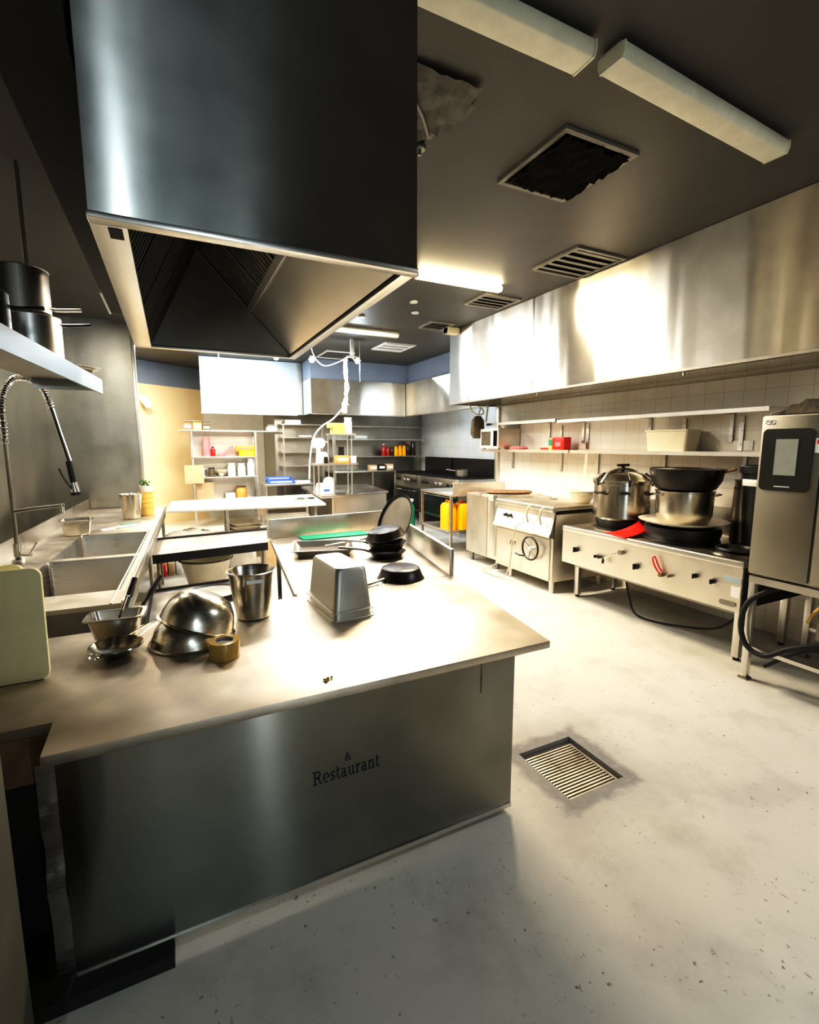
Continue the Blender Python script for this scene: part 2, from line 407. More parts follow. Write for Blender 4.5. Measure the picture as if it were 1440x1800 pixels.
B(-.418, -.405, 4.45, 5.1, 2.985, 3.03).build('edge_strip', 'vent_white', dk)

# ------------------------------------------------------------------ right range hood
def range_hood():
    t = thing('range_hood', 'long bright steel canopy hood along the tiled wall over the stoves', 'extractor hood', (4.7, 3, 2.55))
    X = 4.27
    B(X, X + .012, 5.10, 7.18, 2.55, CZ - .004).build('front_panel', 'steel_range_hood', t)
    B(X, X + .012, -1.0, 5.094, 2.55, CZ - .004).build('front_panel', 'steel_range_hood', t)
    B(X + .012, 5.24, 7.165, 7.18, 2.55, CZ - .004).build('end_panel', 'steel_range_hood', t) if False else B(X + .012, 5.19, 7.165, 7.18, 2.55, CZ - .004).build('end_panel', 'steel_range_hood', t)
    r = MB(); r.box(X - .006, X + .07, -1, 7.185, 2.528, 2.552); r.box(X + .07, 5.19, 7.12, 7.185, 2.528, 2.552); r.box(5.14, 5.19, -1, 7.12, 2.528, 2.552)
    r.build('gutter', 'steel_dark', t)
    B(X - .006, X, 5.085, 5.11, 2.55, CZ - .01).build('seam_strip', 'steel_bright', t)
    MB().slab((X + .07, -1, 2.56), (X + .07, 7.11, 2.56), (5.14, 7.11, 3.15), (5.14, -1, 3.15), .01).build('filter_bank', 'steel_baffle', t)
    for yy in (5.0, 3.0):
        MB().cyl((X + .03, yy, 2.49), (X + .03, yy, 2.53), .014, 10).build('drip_cup', 'chrome', t)
range_hood()
yb = MB().box(-.11, .11, -.07, .07, 0, .1); yb.box(-.11, -.07, -.075, .075, .0, .105)
single(yb, 'junction_box', 'cream', 'small yellowish junction box above the end of the long hood', 'box', (4.52, 6.98, CZ - .12), bevel=.008).location = (4.14, 6.92, CZ - .105)

# ------------------------------------------------------------------ back hoods
t = thing('back_hood', 'dark steel canopy hood hanging across the back wall shelves', 'extractor hood', (3.9, 10.8, 2.55))
B(2.80, 5.08, 10.6, 10.612, 2.55, 3.3).build('front_panel', 'steel_range_hood', t)
B(2.80, 2.812, 10.612, 11.68, 2.55, 3.3).build('side_panel', 'panel_white', t)
B(2.812, 5.08, 10.612, 11.68, 3.28, 3.3).build('top_panel', 'steel_dark', t)
r = MB().box(2.795, 5.08, 10.595, 10.65, 2.53, 2.552); r.build('gutter', 'steel_dark', t)
t = thing('recess_hood', 'streaky steel canopy hood over the burner ranges in the recess', 'extractor hood', (5.4, 8.6, 2.55))
B(5.09, 5.102, 7.22, 10.6, 2.55, 3.3).build('front_panel', 'steel_range_hood', t)
B(5.102, 6.08, 7.22, 7.232, 2.55, 3.3).build('end_panel', 'steel', t)
B(5.102, 6.08, 7.232, 11.68, 3.28, 3.3).build('top_panel', 'steel_dark', t)
B(5.085, 5.14, 7.215, 10.595, 2.53, 2.552).build('gutter', 'steel_dark', t)
t = thing('panel_hood', 'tall white lit hood panel over the shelving unit at the back', 'extractor hood', (1.7, 11.5, 2.55))
B(.62, 2.66, 11.30, 11.32, 2.55, CZ - .01).build('front_panel', 'panel_white', t)
B(2.66, 2.78, 11.30, 11.68, 2.55, CZ - .01).build('side_panel', 'steel', t)
B(.60, 2.66, 11.295, 11.33, 2.53, 2.552).build('gutter', 'steel_bright', t)

# ------------------------------------------------------------------ ceiling fittings
def batten(name, label, x0, x1, y, on=False, w=.15, h=.09, dy=0.0, group=None):
    cx = (x0 + x1) / 2; hl = (x1 - x0) / 2
    t = thing(name, label, 'ceiling light', (cx, y, CZ - h), rz=dy, group=group)
    MB().box(-hl, hl, -w * .32, w * .32, h - .02, h - .001).build('base', 'vent_white', t, local=True)
    prof = [(-w / 2, .03), (-w * .42, 0), (w * .42, 0), (w / 2, .03), (w / 2, h - .02), (-w / 2, h - .02)]
    m = MB(); n = len(prof)
    m.add([(-hl, a, b) for a, b in prof] + [(hl, a, b) for a, b in prof], [tuple(range(n)), tuple(range(2 * n - 1, n - 1, -1))] + [(i, n + i, n + (i + 1) % n, (i + 1) % n) for i in range(n)])
    m.build('diffuser', 'lamp_on' if on else 'lens', t, local=True, bevel=.006)
    for s in (-1, 1):
        m = MB(); e = .012
        m.add([(s * hl, a * 1.03, b - .001 if b < .01 else b) for a, b in prof] + [(s * (hl + e), a * 1.03, b) for a, b in prof],
              [tuple(range(n)), tuple(range(2 * n - 1, n - 1, -1))] + [(i, n + i, n + (i + 1) % n, (i + 1) % n) for i in range(n)])
        m.build('end_cap', 'lens', t, local=True)
    return t
batten('batten_light', 'unlit cream batten light over the floor drain, its whole length in view', 1.99, 3.50, 1.91, dy=.05)
batten('batten_light', 'unlit cream batten light cut off beside the big dark hood', 1.0, 1.86, 1.93)
batten('batten_light', 'glowing warm batten light on the ceiling behind the big dark hood', 2.50, 3.60, 4.92, on=True, w=.10, h=.07)
batten('batten_light', 'thin unlit white batten near the hanging cables', 2.40, 3.49, 7.6, w=.10, h=.09)

def vent(label, cx, cy, sx, sy, mat='grey_vent', slats=7, dark=True, along='x', drop=.0):
    t = thing('ceiling_vent', label, 'air vent', (cx, cy, CZ - .02 - drop))
    f = .035; m = MB()
    m.box(-sx / 2, sx / 2, -sy / 2, -sy / 2 + f, 0, .02); m.box(-sx / 2, sx / 2, sy / 2 - f, sy / 2, 0, .02)
    m.box(-sx / 2, -sx / 2 + f, -sy / 2 + f, sy / 2 - f, 0, .02); m.box(sx / 2 - f, sx / 2, -sy / 2 + f, sy / 2 - f, 0, .02)
    m.build('frame', mat, t, local=True)
    B(-sx / 2 + f, sx / 2 - f, -sy / 2 + f, sy / 2 - f, .016, .0195).build('backing', 'vent_dark' if dark else mat, t, local=True)
    m = MB(); ln = (sy if along == 'x' else sx) - 2 * f
    for k in range(slats):
        c = -ln / 2 + ln * (k + .5) / slats; w = ln / slats * .30
        if along == 'x': m.slab((-sx / 2 + f, c - w, .002), (sx / 2 - f, c - w, .002), (sx / 2 - f, c + w, .014), (-sx / 2 + f, c + w, .014), .003)
        else: m.slab((c - w, -sy / 2 + f, .002), (c - w, sy / 2 - f, .002), (c + w, sy / 2 - f, .014), (c + w, -sy / 2 + f, .014), .003)
    m.build('slat', mat, t, local=True)
    return t
v1 = vent('big sooty ceiling grille with loose black filter, beside the unlit battens', 2.51, 2.73, .62, .68, dark=True, slats=2)
for o in v1.children:
    if o.name.startswith('slat'): o.data.materials[0] = M['vent_dark']
m = MB(); random.seed(3); nx, ny = 22, 14
gr = [(-.275 + .55 * i / nx, -.285 + .57 * j / ny + (random.uniform(-.03, .03) if j in (0, ny) else 0), .004 - .02 * random.random() - (.03 * random.random() if i in (0, nx) else 0)) for j in range(ny + 1) for i in range(nx + 1)]
m.add(gr, [(j * (nx + 1) + i, j * (nx + 1) + i + 1, (j + 1) * (nx + 1) + i + 1, (j + 1) * (nx + 1) + i) for i in range(nx) for j in range(ny)])
m.build('torn_filter', 'vent_dark', v1, local=True)
vent('grey slatted vent against the top of the long bright hood', 3.89, 3.98, .66, .66, slats=5)
vent('grey slatted vent behind the glowing batten light', 3.88, 5.46, .56, .5, slats=4)
vent('small grey vent past the end of the long hood', 3.85, 6.9, .42, .46, slats=4)
vent('white square air diffuser standing alone beyond the unlit white batten', 3.93, 8.72, .62, .72, 'vent_white', 3, False)
vent('white louvred air diffuser by the hanging spotlights', 3.17, 10.0, .6, .8, 'vent_white', 7, True)
pt = thing('ceiling_patch', 'crumpled peeling patch on the ceiling beside the big hood', 'ceiling panel', (1.4, 2.6, CZ - .012))
m = MB(); n = 12
grid = [(1.10 + .52 * i / n, 2.34 + .50 * j / n, CZ - .012 - .022 * random.random() - (.02 if (i + j) % 5 == 0 else 0)) for j in range(n + 1) for i in range(n + 1)]
m.add(grid, [(j * (n + 1) + i, j * (n + 1) + i + 1, (j + 1) * (n + 1) + i + 1, (j + 1) * (n + 1) + i) for i in range(n) for j in range(n) if not (i > 9 and j > 8) and not (i > 10 and j < 3)])
m.build('sheet', 'plaster', pt)
MB().tube([(1.15, 2.42, CZ - .05), (1.36, 2.62, CZ - .05), (1.50, 2.80, CZ - .04)], .008, 6, smooth=4).build('wire', 'grey_vent', pt)
MB().tube([(1.12, 2.70, CZ - .05), (1.30, 2.76, CZ - .05)], .012, 6).build('pipe', 'grey_vent', pt)
m = MB().lathe([(0, 0), (.035, 0), (.04, .02), (.03, .045), (.0, .045)], 16); m.lathe([(0, -.03), (.012, -.03), (.012, 0)], 8)
sp = single(m, 'ceiling_sprinkler', 'steel_dark', 'small round sprinkler on the ceiling beside the peeling patch', 'sprinkler', (1.5, 2.92, CZ - .046))
for i, (x, y) in enumerate(((2.95, 5.9), (3.2, 6.35), (2.6, 6.9))):
    single(MB().lathe([(0, 0), (.05, 0), (.055, .012), (.04, .025), (0, .025)], 16), 'ceiling_disc', 'vent_white',
           ['small white disc on the ceiling just past the glowing batten', 'second white ceiling disc, between glowing batten and small vent', 'white ceiling disc close to the unlit white batten'][i], 'ceiling fitting', (x, y, CZ - .026))

# ------------------------------------------------------------------ hanging spotlights, pole, chain, cables
def bulb(label, p):
    t = thing('spotlight', label, 'spotlight', p)
    MB().cyl((0, 0, .05), (0, 0, CZ - p[2] - .002), .006, 8).build('stem', 'vent_white', t, local=True)
    MB().lathe([(0, .09), (.02, .09), (.03, .06), (.055, .02), (.05, .015), (0, .015)], 16).build('lamp_shade', 'white', t, local=True)
    MB().lathe([(0, .03), (.03, .02), (.04, 0), (.03, -.025), (0, -.035)], 16).build('bulb', 'bulb', t, local=True)
    return t
bulb('bright hanging spotlight beyond the hood, higher of the close pair', (.91, 8.82, 3.42))
bulb('bright hanging spotlight beyond the hood, lower of the close pair', (.86, 9.6, 3.32))
bulb('bright spotlight peeping under the far edge of the big hood', (1.73, 8.82, 3.36))
pl = thing('ceiling_pole', 'square white pole dropping from the ceiling with two lit spotlights on its bracket', 'light pole', (2.98, 8.4, 3.3))
B(2.95, 3.01, 8.37, 8.43, 3.42, CZ - .002).build('post', 'vent_white', pl, bevel=.004)
B(2.88, 3.06, 8.35, 8.45, 3.40, 3.42).build('plate', 'grey_vent', pl)
MB().tube([(2.9, 8.4, 3.40), (2.78, 8.4, 3.33), (2.5, 8.4, 3.22), (2.34, 8.4, 3.3), (2.26, 8.4, 3.45), (2.24, 8.4, 3.6)], .010, 8, smooth=5).build('cable', 'white', pl)
for x, z in ((2.25, 3.31), (3.08, 3.35)):
    h = MB().lathe([(0, .06), (.03, .06), (.06, 0), (.052, -.004), (0, .01)], 16, (x, 8.4, z)).build('lamp_head', 'vent_white', pl)
    MB().lathe([(0, .01), (.03, .006), (.042, -.02), (.03, -.045), (0, -.05)], 14, (x, 8.4, z)).build('bulb', 'bulb', h)
MB().tube([(2.98, 8.4, 3.40), (3.02, 8.4, 3.36), (3.08, 8.4, 3.40)], .012, 8).build('bracket', 'grey_vent', pl)
m = MB()
for k in range(26):
    z = CZ - .01 - k * .028
    m.tube([(.008 * (k % 2), .008 * ((k + 1) % 2), z), (-.008 * (k % 2), -.008 * ((k + 1) % 2), z - .018), (.004, 0, z - .03)], .0045, 5)
o = m.build('hanging_chain', 'vent_white'); o.location = (3.12, 8.4, 0); tag(o, 'thin pale chain hanging from the ceiling beside the pole', 'chain')
hc = thing('power_lead', 'tangled white power lead with a socket hanging from the pole to the island shelf', 'power lead', (2.85, 8.4, 3.3))
rr = random.Random(5)
pts = [(2.86 + .02 * rr.uniform(-1, 1), 8.4, 3.36 - .07 * k) for k in range(12)] + [(2.78, 8.4, 2.5), (2.62, 8.45, 2.32), (2.42, 8.5, 2.18), (2.28, 8.55, 1.98), (2.22, 8.6, 1.6), (2.2, 8.6, 1.25)]
MB().tube(pts, .014, 7, smooth=4).build('cable', 'white', hc)
m = MB()
for k in range(5):
    q = [(2.86 + .045 * rr.uniform(-1, 1), 8.4 + .03 * rr.uniform(-1, 1), 3.36 - .1 * j) for j in range(9)]
    m.tube(q, .008, 5, smooth=3)
m.build('tangle', 'white', hc)
B(2.78, 2.86, 8.36, 8.44, 2.42, 2.62).build('socket', 'cream', hc, bevel=.015)

# ------------------------------------------------------------------ serif lettering
def ribbon(m, pts, ws, P):
    n = len(pts); L = []; R = []
    for i in range(n):
        a = Vector(pts[max(0, i - 1)]); b = Vector(pts[min(n - 1, i + 1)]); d = (b - a).normalized(); nn = Vector((-d.y, d.x))
        w = ws[i] if isinstance(ws, (list, tuple)) else ws
        L.append(Vector(pts[i]) + nn * w / 2); R.append(Vector(pts[i]) - nn * w / 2)
    vs = [P(v) for v in L + R]
    m.add(vs, [(i, i + 1, n + i + 1, n + i) for i in range(n - 1)])
def arc(cx, cy, rx, ry, a0, a1, n=14): return [(cx + rx * cos(radians(a0 + (a1 - a0) * i / n)), cy + ry * sin(radians(a0 + (a1 - a0) * i / n))) for i in range(n + 1)]
T, H_ = .115, .05
def arcw(a0, a1, n=14, thick=T, thin=H_): return [thin + (thick - thin) * abs(cos(radians(a0 + (a1 - a0) * i / n))) for i in range(n + 1)]
def serif(x, y, w=.2): return ([(x - w / 2, y), (x + w / 2, y)], .045)
GL = {
 'R': (.74, [([(.17, 0), (.17, .72)], T), serif(.17, .02, .28), ([(.03, .70), (.34, .70)], .045), ([(.17, .70), (.38, .70)], .045), (arc(.38, .535, .17, .165, 90, -90), arcw(90, -90)), ([(.17, .37), (.38, .37)], .045), ([(.36, .37), (.48, .30), (.56, .08), (.66, .02)], [.09, T, T, .05]), serif(.66, .02, .14)]),
 'e': (.50, [(arc(.25, .25, .185, .245, 0, 310, 20), arcw(0, 310, 20)), ([(.07, .26), (.435, .26)], .042)]),
 's': (.44, [([(.36, .36), (.33, .45), (.22, .485), (.12, .45), (.10, .37), (.17, .29), (.28, .23), (.35, .15), (.33, .06), (.22, .015), (.12, .05), (.08, .14)], [.05, .05, .05, .08, T, T, T, T, .08, .05, .05, .05]), ([(.36, .33), (.36, .49)], .04), ([(.075, .17), (.075, .01)], .04)]),
 't': (.36, [([(.15, .66), (.15, .12), (.19, .03), (.26, .015), (.33, .06)], [T, T, T, .07, .04]), ([(.03, .47), (.31, .47)], .045)]),
 'a': (.52, [([(.09, .38), (.12, .45), (.22, .485), (.32, .44), (.35, .34), (.35, .08), (.40, .02), (.49, .04)], [.08, .06, .05, .09, T, T, .08, .04]), (arc(.22, .14, .135, .13, 60, 300), arcw(60, 300)), ([(.26, .255), (.36, .30)], .05), ([(.27, .02), (.36, .10)], .05)]),
 'u': (.58, [([(.14, .48), (.14, .14), (.19, .03), (.27, .015), (.37, .07), (.42, .14)], [T, T, .09, .055, .05, .05]), ([(.43, .48), (.43, .02)], T), serif(.09, .47, .14), serif(.38, .47, .14), ([(.43, .02), (.55, .02)], .045)]),
 'r': (.44, [([(.15, .48), (.15, .02)], T), serif(.10, .47, .14), serif(.16, .02, .26), ([(.16, .32), (.22, .43), (.31, .48), (.38, .44)], [.05, .06, .07, .11])]),
 'n': (.60, [([(.15, .48), (.15, .02)], T), serif(.10, .47, .14), serif(.16, .02, .24), ([(.16, .34), (.22, .44), (.32, .485), (.41, .44), (.44, .34), (.44, .02)], [.05, .05, .06, .1, T, T]), serif(.45, .02, .24)]),
 '&': (.78, [([(.66, .36), (.60, .36), (.52, .20), (.40, .06), (.25, .01), (.12, .06), (.09, .18), (.16, .30), (.32, .42), (.42, .52), (.42, .63), (.34, .71), (.25, .68), (.21, .58), (.26, .44), (.40, .26), (.54, .08), (.64, .02), (.72, .05)], [.05, .05, .05, .05, .07, T, T, .09, .06, .07, .09, .06, .06, T, T, T, T, .08, .05]), ([(.54, .37), (.72, .37)], .045)]),
}
def lettering(text, x, z, size, Y, gap=.02, sx=1.0):
    m = MB()
    for ch in text:
        adv, st = GL[ch]
        for pts, w in st:
            ribbon(m, pts, w, lambda v: Vector((x + v.x * size * sx, Y, z + v.y * size)))
        x += (adv + gap) * size * sx
    return m
def text_w(text, size, gap=.02): return sum(GL[c][0] + gap for c in text) * size

# ------------------------------------------------------------------ island workbench
BZ = .875
wb = thing('steel_workbench', 'wide steel workbench with a printed front panel, in front of everything', 'workbench', (.5, 2.4, 0))
MB().prism([(-.434, 1.765), (1.655, 1.765), (1.86, 3.045), (.66, 3.05), (-.2, 2.92), (-.95, 2.92), (-.95, 1.985), (-.44, 1.985)], BZ - .038, BZ).build('worktop', 'steel_top', wb, bevel=.004)
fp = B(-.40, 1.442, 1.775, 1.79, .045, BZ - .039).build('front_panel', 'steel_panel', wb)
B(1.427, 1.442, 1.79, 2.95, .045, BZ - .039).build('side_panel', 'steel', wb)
B(-.40, 1.442, 1.768, 1.775, .03, .052).build('kick_lip', 'steel_bright', wb)
s = .088
lettering('Restaurant', .432, .478, .080, 1.7735, sx=.70).build('lettering', 'ink', fp, smooth=False)
lettering('&', .568, .548, .048, 1.7735, sx=.85).build('lettering', 'ink', fp, smooth=False)
B(1.245, 1.250, 1.7725, 1.7748, .69, .83).build('rust_streak', 'wood', fp)
MB().cyl((1.39, 1.84, 0), (1.39, 1.84, .06), .022, 12).build('foot', 'rubber', wb)
MB().cyl((1.39, 2.88, 0), (1.39, 2.88, .06), .022, 12).build('foot', 'rubber', wb)
B(-.95, -.10, 1.70, 1.99, 0.0, .05).build('plinth', 'rubber', wb)  # plinth run on past the panel as added dark filler over the floor
m = MB(); pr = []
for k in range(15):
    z = .03 + .80 * k / 14
    pr.append((1.80 - .018 * sin(k * 1.3) * (1 if 4 < k < 11 else .15), z))
m.add([(-.458, y, z) for y, z in pr] + [(-.406, y, z) for y, z in pr], [(i, i + 1, 15 + i + 1, 15 + i) for i in range(14)])
m.build('crumpled_end', 'steel', wb)
B(-.95, -.41, 1.99, 2.03, .66, BZ - .04).build('rear_apron', 'wood', wb)
B(-.95, -.41, 2.0, 2.03, .0, .66).build('dark_filler', 'black_dull', wb)  # added black sheet standing in for the darkness under the bench end
B(-.95, 1.42, 2.86, 2.89, .70, BZ - .04).build('back_apron', 'steel_dark', wb)

# pale cabinet just at the frame's edge
cb = thing('tall_cabinet', 'tall pale cabinet edge beside the notched end of the workbench', 'cabinet', (-1.0, 1.2, 0))
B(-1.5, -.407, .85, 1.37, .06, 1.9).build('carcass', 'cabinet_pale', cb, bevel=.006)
B(-1.48, -.43, .87, 1.36, 0, .06).build('plinth', 'black', cb)
B(-.543, -.54, 1.0, 1.34, 1.08, 1.10).build('trim_line', 'steel_dark', cb) if False else None

# ------------------------------------------------------------------ splash bench
sb = thing('dish_bench', 'steel side bench with raised splashbacks on two sides, holding pans', 'workbench', (1.4, 4.2, 0))
PA, PB, PC, PD = (.665, 3.06), (1.838, 3.06), (2.26, 5.25), (.87, 5.10)
MB().prism([PA, PB, PC, PD], BZ - .04, BZ - .002).build('worktop', 'steel_top', sb, bevel=.004)
def wall_strip(a, b, z0, z1, th):
    d = (Vector(b) - Vector(a)).normalized(); n = Vector((d.y, -d.x)) * th
    return [a, b, (b[0] + n.x, b[1] + n.y), (a[0] + n.x, a[1] + n.y)]
m = MB().prism(wall_strip(PB, PC, 0, 0, .035), BZ - .04, BZ + .20); m.build('side_splashback', 'steel', sb, bevel=.006)
m = MB().prism([PD, PC, (PC[0], PC[1] + .04), (PD[0], PD[1] + .04)], BZ - .04, BZ + .205); m.build('rear_splashback', 'steel', sb, bevel=.006)
MB().prism([PD, (.885, 5.10), (.68, 3.06), PA], BZ - .002, BZ + .012).build('raised_edge', 'steel_bright', sb)
for x, y in ((.72, 3.14), (1.78, 3.14), (.93, 5.0), (2.16, 5.12)):
    MB().box(x - .02, x + .02, y - .02, y + .02, 0, BZ - .04).build('leg', 'steel', sb, bevel=.004)
B(.80, 2.0, 3.3, 4.9, .24, .26).build('undershelf', 'black', sb)

# ------------------------------------------------------------------ sink bench
sk = thing('sink_bench', 'long steel double bowl sink bench along the metal clad wall', 'sink', (-.33, 3.40, 0), rz=-radians(2.0))
# local: x from -1.2 .. 0, y from 0 .. 5.3
xs = [-1.06, -.72, -.055, 0]; ys = [0, .33, 1.46, 1.56, 2.80, 5.33]
m = MB()
for i in range(3):
    for j in range(5):
        if i == 1 and j in (1, 3): continue
        m.box(xs[i], xs[i + 1], ys[j], ys[j + 1], BZ - .03, BZ)
m.build('worktop', 'steel_top', sk, local=True)
for j in (1, 3):
    x0, x1, y0, y1 = -.72, -.055, ys[j], ys[j + 1]
    cx, cy = (x0 + x1) / 2, (y0 + y1) / 2
    hx, hy = (x1 - x0) / 2, (y1 - y0) / 2
    bw = MB().rrect([(hx, hy, .03, BZ), (hx - .006, hy - .006, .03, BZ - .02), (hx - .012, hy - .012, .03, BZ - .34), (hx - .05, hy - .05, .04, BZ - .37)], cap0=False, cap1=True, mat=Matrix.Translation((cx, cy, 0)))
    b_ = bw.build('bowl', 'steel', sk, local=True)
    MB().lathe([(0, .004), (.04, .004), (.05, 0)], 16, (cx, cy, BZ - .369)).build('drain_plug', 'steel_dark', b_, local=True)
m = MB().box(-.012, .004, -.004, 5.33, BZ - .06, BZ + .018); m.box(-.075, -.060, .0, 5.3, BZ, BZ + .008); m.build('rolled_edge', 'steel_bright', sk, local=True, bevel=.004)
B(-1.06, -1.045, 0, 5.33, BZ, BZ + .16).build('splashback', 'steel', sk, local=True)
B(-1.06, 0, -.003, .012, BZ - .23, BZ - .03).build('front_apron', 'steel_dark', sk, local=True)
B(-.02, -.008, .012, 5.33, BZ - .16, BZ - .03).build('long_apron', 'steel_dark', sk, local=True)
for x in (-1.0, -.05):
    for y in (.08, 2.6, 5.2):
        MB().cyl((x, y, 0), (x, y, BZ - .03), .022, 12).build('leg', 'steel', sk, local=True)
# pre-rinse tap
tp = thing('spray_tap', 'tall sprung pre-rinse tap with black handled spray head over the sink', 'tap', (-1.21, 4.98, BZ + .002))
MB().lathe([(0, 0), (.045, 0), (.045, .03), (.028, .05), (.028, .16), (0, .16)], 16).build('base', 'chrome', tp, local=True)
MB().cyl((0, 0, .1), (0, 0, 1.02), .016, 12).build('riser', 'steel_dark', tp, local=True)
arcp = [(0, 0, .98), (0, 0, 1.20), (.02, 0, 1.38), (.09, 0, 1.50), (.19, 0, 1.51), (.28, 0, 1.44), (.33, 0, 1.28), (.375, 0, 1.05), (.42, 0, .82)]
MB().tube(arcp, .011, 8, smooth=6).build('hose', 'black', tp, local=True)
def coil(pts, r, wire, turns):
    mb = MB(); mb.tube(pts, .01, 6, smooth=10); k = len(mb.v) // 6
    C = [sum((mb.v[i * 6 + j] for j in range(6)), Vector()) / 6 for i in range(k)]
    out = []; N = turns * 10
    for i in range(N + 1):
        f = i / N * (k - 1); a = int(min(f, k - 2)); p = C[a].lerp(C[a + 1], f - a); d = (C[a + 1] - C[a]).normalized()
        u = Vector((0, 1, 0)); w = d.cross(u).normalized(); ang = 2 * pi * i / 10
        out.append(p + (u * cos(ang) + w * sin(ang)) * r)
    return MB().tube(out, wire, 5)
coil(arcp[:7], .024, .005, 46).build('spring', 'chrome', tp, local=True)
MB().tube([(.33, .012, 1.28), (.375, .012, 1.05), (.42, .012, .84)], .017, 8).build('lower_hose', 'steel_bright', tp, local=True)
hd = MB().tube([(.415, 0, .84), (.435, 0, .66)], .025, 10).build('spray_handle', 'black', tp, local=True)
MB().cyl((.435, 0, .66), (.445, 0, .57), .026, 14, .035).build('spray_nozzle', 'chrome', hd, local=True)
MB().cyl((.445, 0, .575), (.447, 0, .55), .043, 14).build('spray_face', 'black', hd, local=True)
MB().tube([(.425, -.02, .60), (.37, -.02, .70), (.345, -.02, .78)], .007, 6, smooth=3).build('trigger', 'black', hd, local=True)
MB().tube([(0, 0, .43), (.12, -.02, .45), (.36, -.03, .47)], .014, 10).build('spout', 'steel_dark', tp, local=True)
MB().cyl((.34, -.03, .47), (.34, -.03, .40), .016, 10).build('spout_outlet', 'chrome', tp, local=True)
MB().cyl((.0, 0, .07), (.10, -.05, .07), .018, 10).build('valve', 'chrome', tp, local=True)
MB().tube([(.09, -.045, .07), (.15, -.07, .17)], .007, 8).build('lever', 'chrome', tp, local=True)

def gn_pan(label, loc, L, Wd, H, inv=False, rz=0, group=None, mat='steel_pot', rot=None):
    t = thing('gastro_pan', label, 'steel pan', loc, rz, group, rot)
    a, b = L / 2, Wd / 2; rim = .014; tk = .0015
    s = [(a + rim, b + rim, .035, H - .006), (a + rim, b + rim, .035, H), (a, b, .03, H), (a - .004, b - .004, .03, H - .012), (a - .022, b - .022, .035, .02), (a - .032, b - .032, .04, .003), (a - .05, b - .05, .04, 0.0)]
    if inv: s = [(x, y, r, H - z) for x, y, r, z in s]
    m = MB().rrect(s, cap0=False, cap1=True); o = m.build('body', mat, t, local=True)
    # thickness
    md = o.modifiers.new('shell', 'SOLIDIFY'); md.thickness = .0022; md.offset = 0
    return t
gn_pan('small steel box pan standing behind the sink bowls', (-.985, 6.28, BZ + .003), .28, .20, .17, rz=.1)
def bucket(label, loc, r0, r1, H, group=None, mat='steel_pot'):
    t = thing('steel_bucket', label, 'bucket', loc, 0, group)
    MB().lathe([(0, .003), (r0 - .01, .0), (r0, .006), (r1 * .995, H - .01), (r1 + .007, H - .006), (r1 + .008, H), (r1 + .002, H + .002), (r1 - .003, H - .004), (r0 - .003, .009), (0, .009)], 40).build('body', mat, t, local=True)
    return t
bucket('tapered steel tumbler bucket at the far end of the sink bench', (-.535, 7.40, BZ + .002), .10, .135, .33)
pe = thing('kitchen_brush', 'white and green handled brush lying by the sink', 'brush', (-.60, 6.62, BZ + .002), rz=.75)
MB().rrect([(.10, .018, .018, 0), (.10, .018, .018, .018)], mat=Matrix.Translation((-.16, 0, 0))).build('handle', 'white', pe, local=True, bevel=.004)
MB().rrect([(.13, .03, .028, 0), (.13, .03, .028, .025)], mat=Matrix.Translation((.07, 0, 0))).build('head', 'white', pe, local=True, bevel=.004)
MB().rrect([(.10, .02, .02, .025), (.10, .016, .016, .032)], mat=Matrix.Translation((.09, 0, 0))).build('grip', 'green', pe, local=True)
yt = thing('yellow_tub', 'stack of nested yellow ribbed tubs with greenery on top', 'tubs', (-.34, 8.2, BZ)) if False else None
for k in range(4):
    single(MB().lathe([(0, 0), (.085, 0), (.10, .11), (.108, .112), (.108, .12), (.097, .12), (.083, .006), (0, .006)], 24), 'yellow_tub', 'yellow_pale',
           ['yellow ribbed tub at the base of its stack on the sink end', 'yellow ribbed tub second from base of its stack', 'yellow ribbed tub third from base of its stack', 'topmost yellow ribbed tub, with a green bowl on it'][k],
           'tub', (-.365, 7.72, BZ + .003 + k * .066), group='yellow tubs stacked at the sink end')
t = thing('herb_bowl', 'glass bowl of dark greens on top of the yellow tubs', 'bowl', (-.365, 7.72, BZ + .325))
MB().lathe([(0, 0), (.06, 0), (.085, .09), (.08, .09), (.055, .006), (0, .006)], 20).build('bowl', 'white', t, local=True)
m = MB(); rr = random.Random(2)
for k in range(40):
    a = rr.uniform(0, 6.28); r_ = rr.uniform(0, .06); z = .07 + rr.uniform(0, .08); c = Vector((r_ * cos(a), r_ * sin(a), z)); d = Vector((rr.uniform(-1, 1), rr.uniform(-1, 1), rr.uniform(-.3, 1))).normalized() * .04; e = d.orthogonal().normalized() * .015
    m.add([c, c + d * .5 + e, c + d, c + d * .5 - e], [(0, 1, 2, 3)])
m.build('leaves', 'leaf', t, local=True)

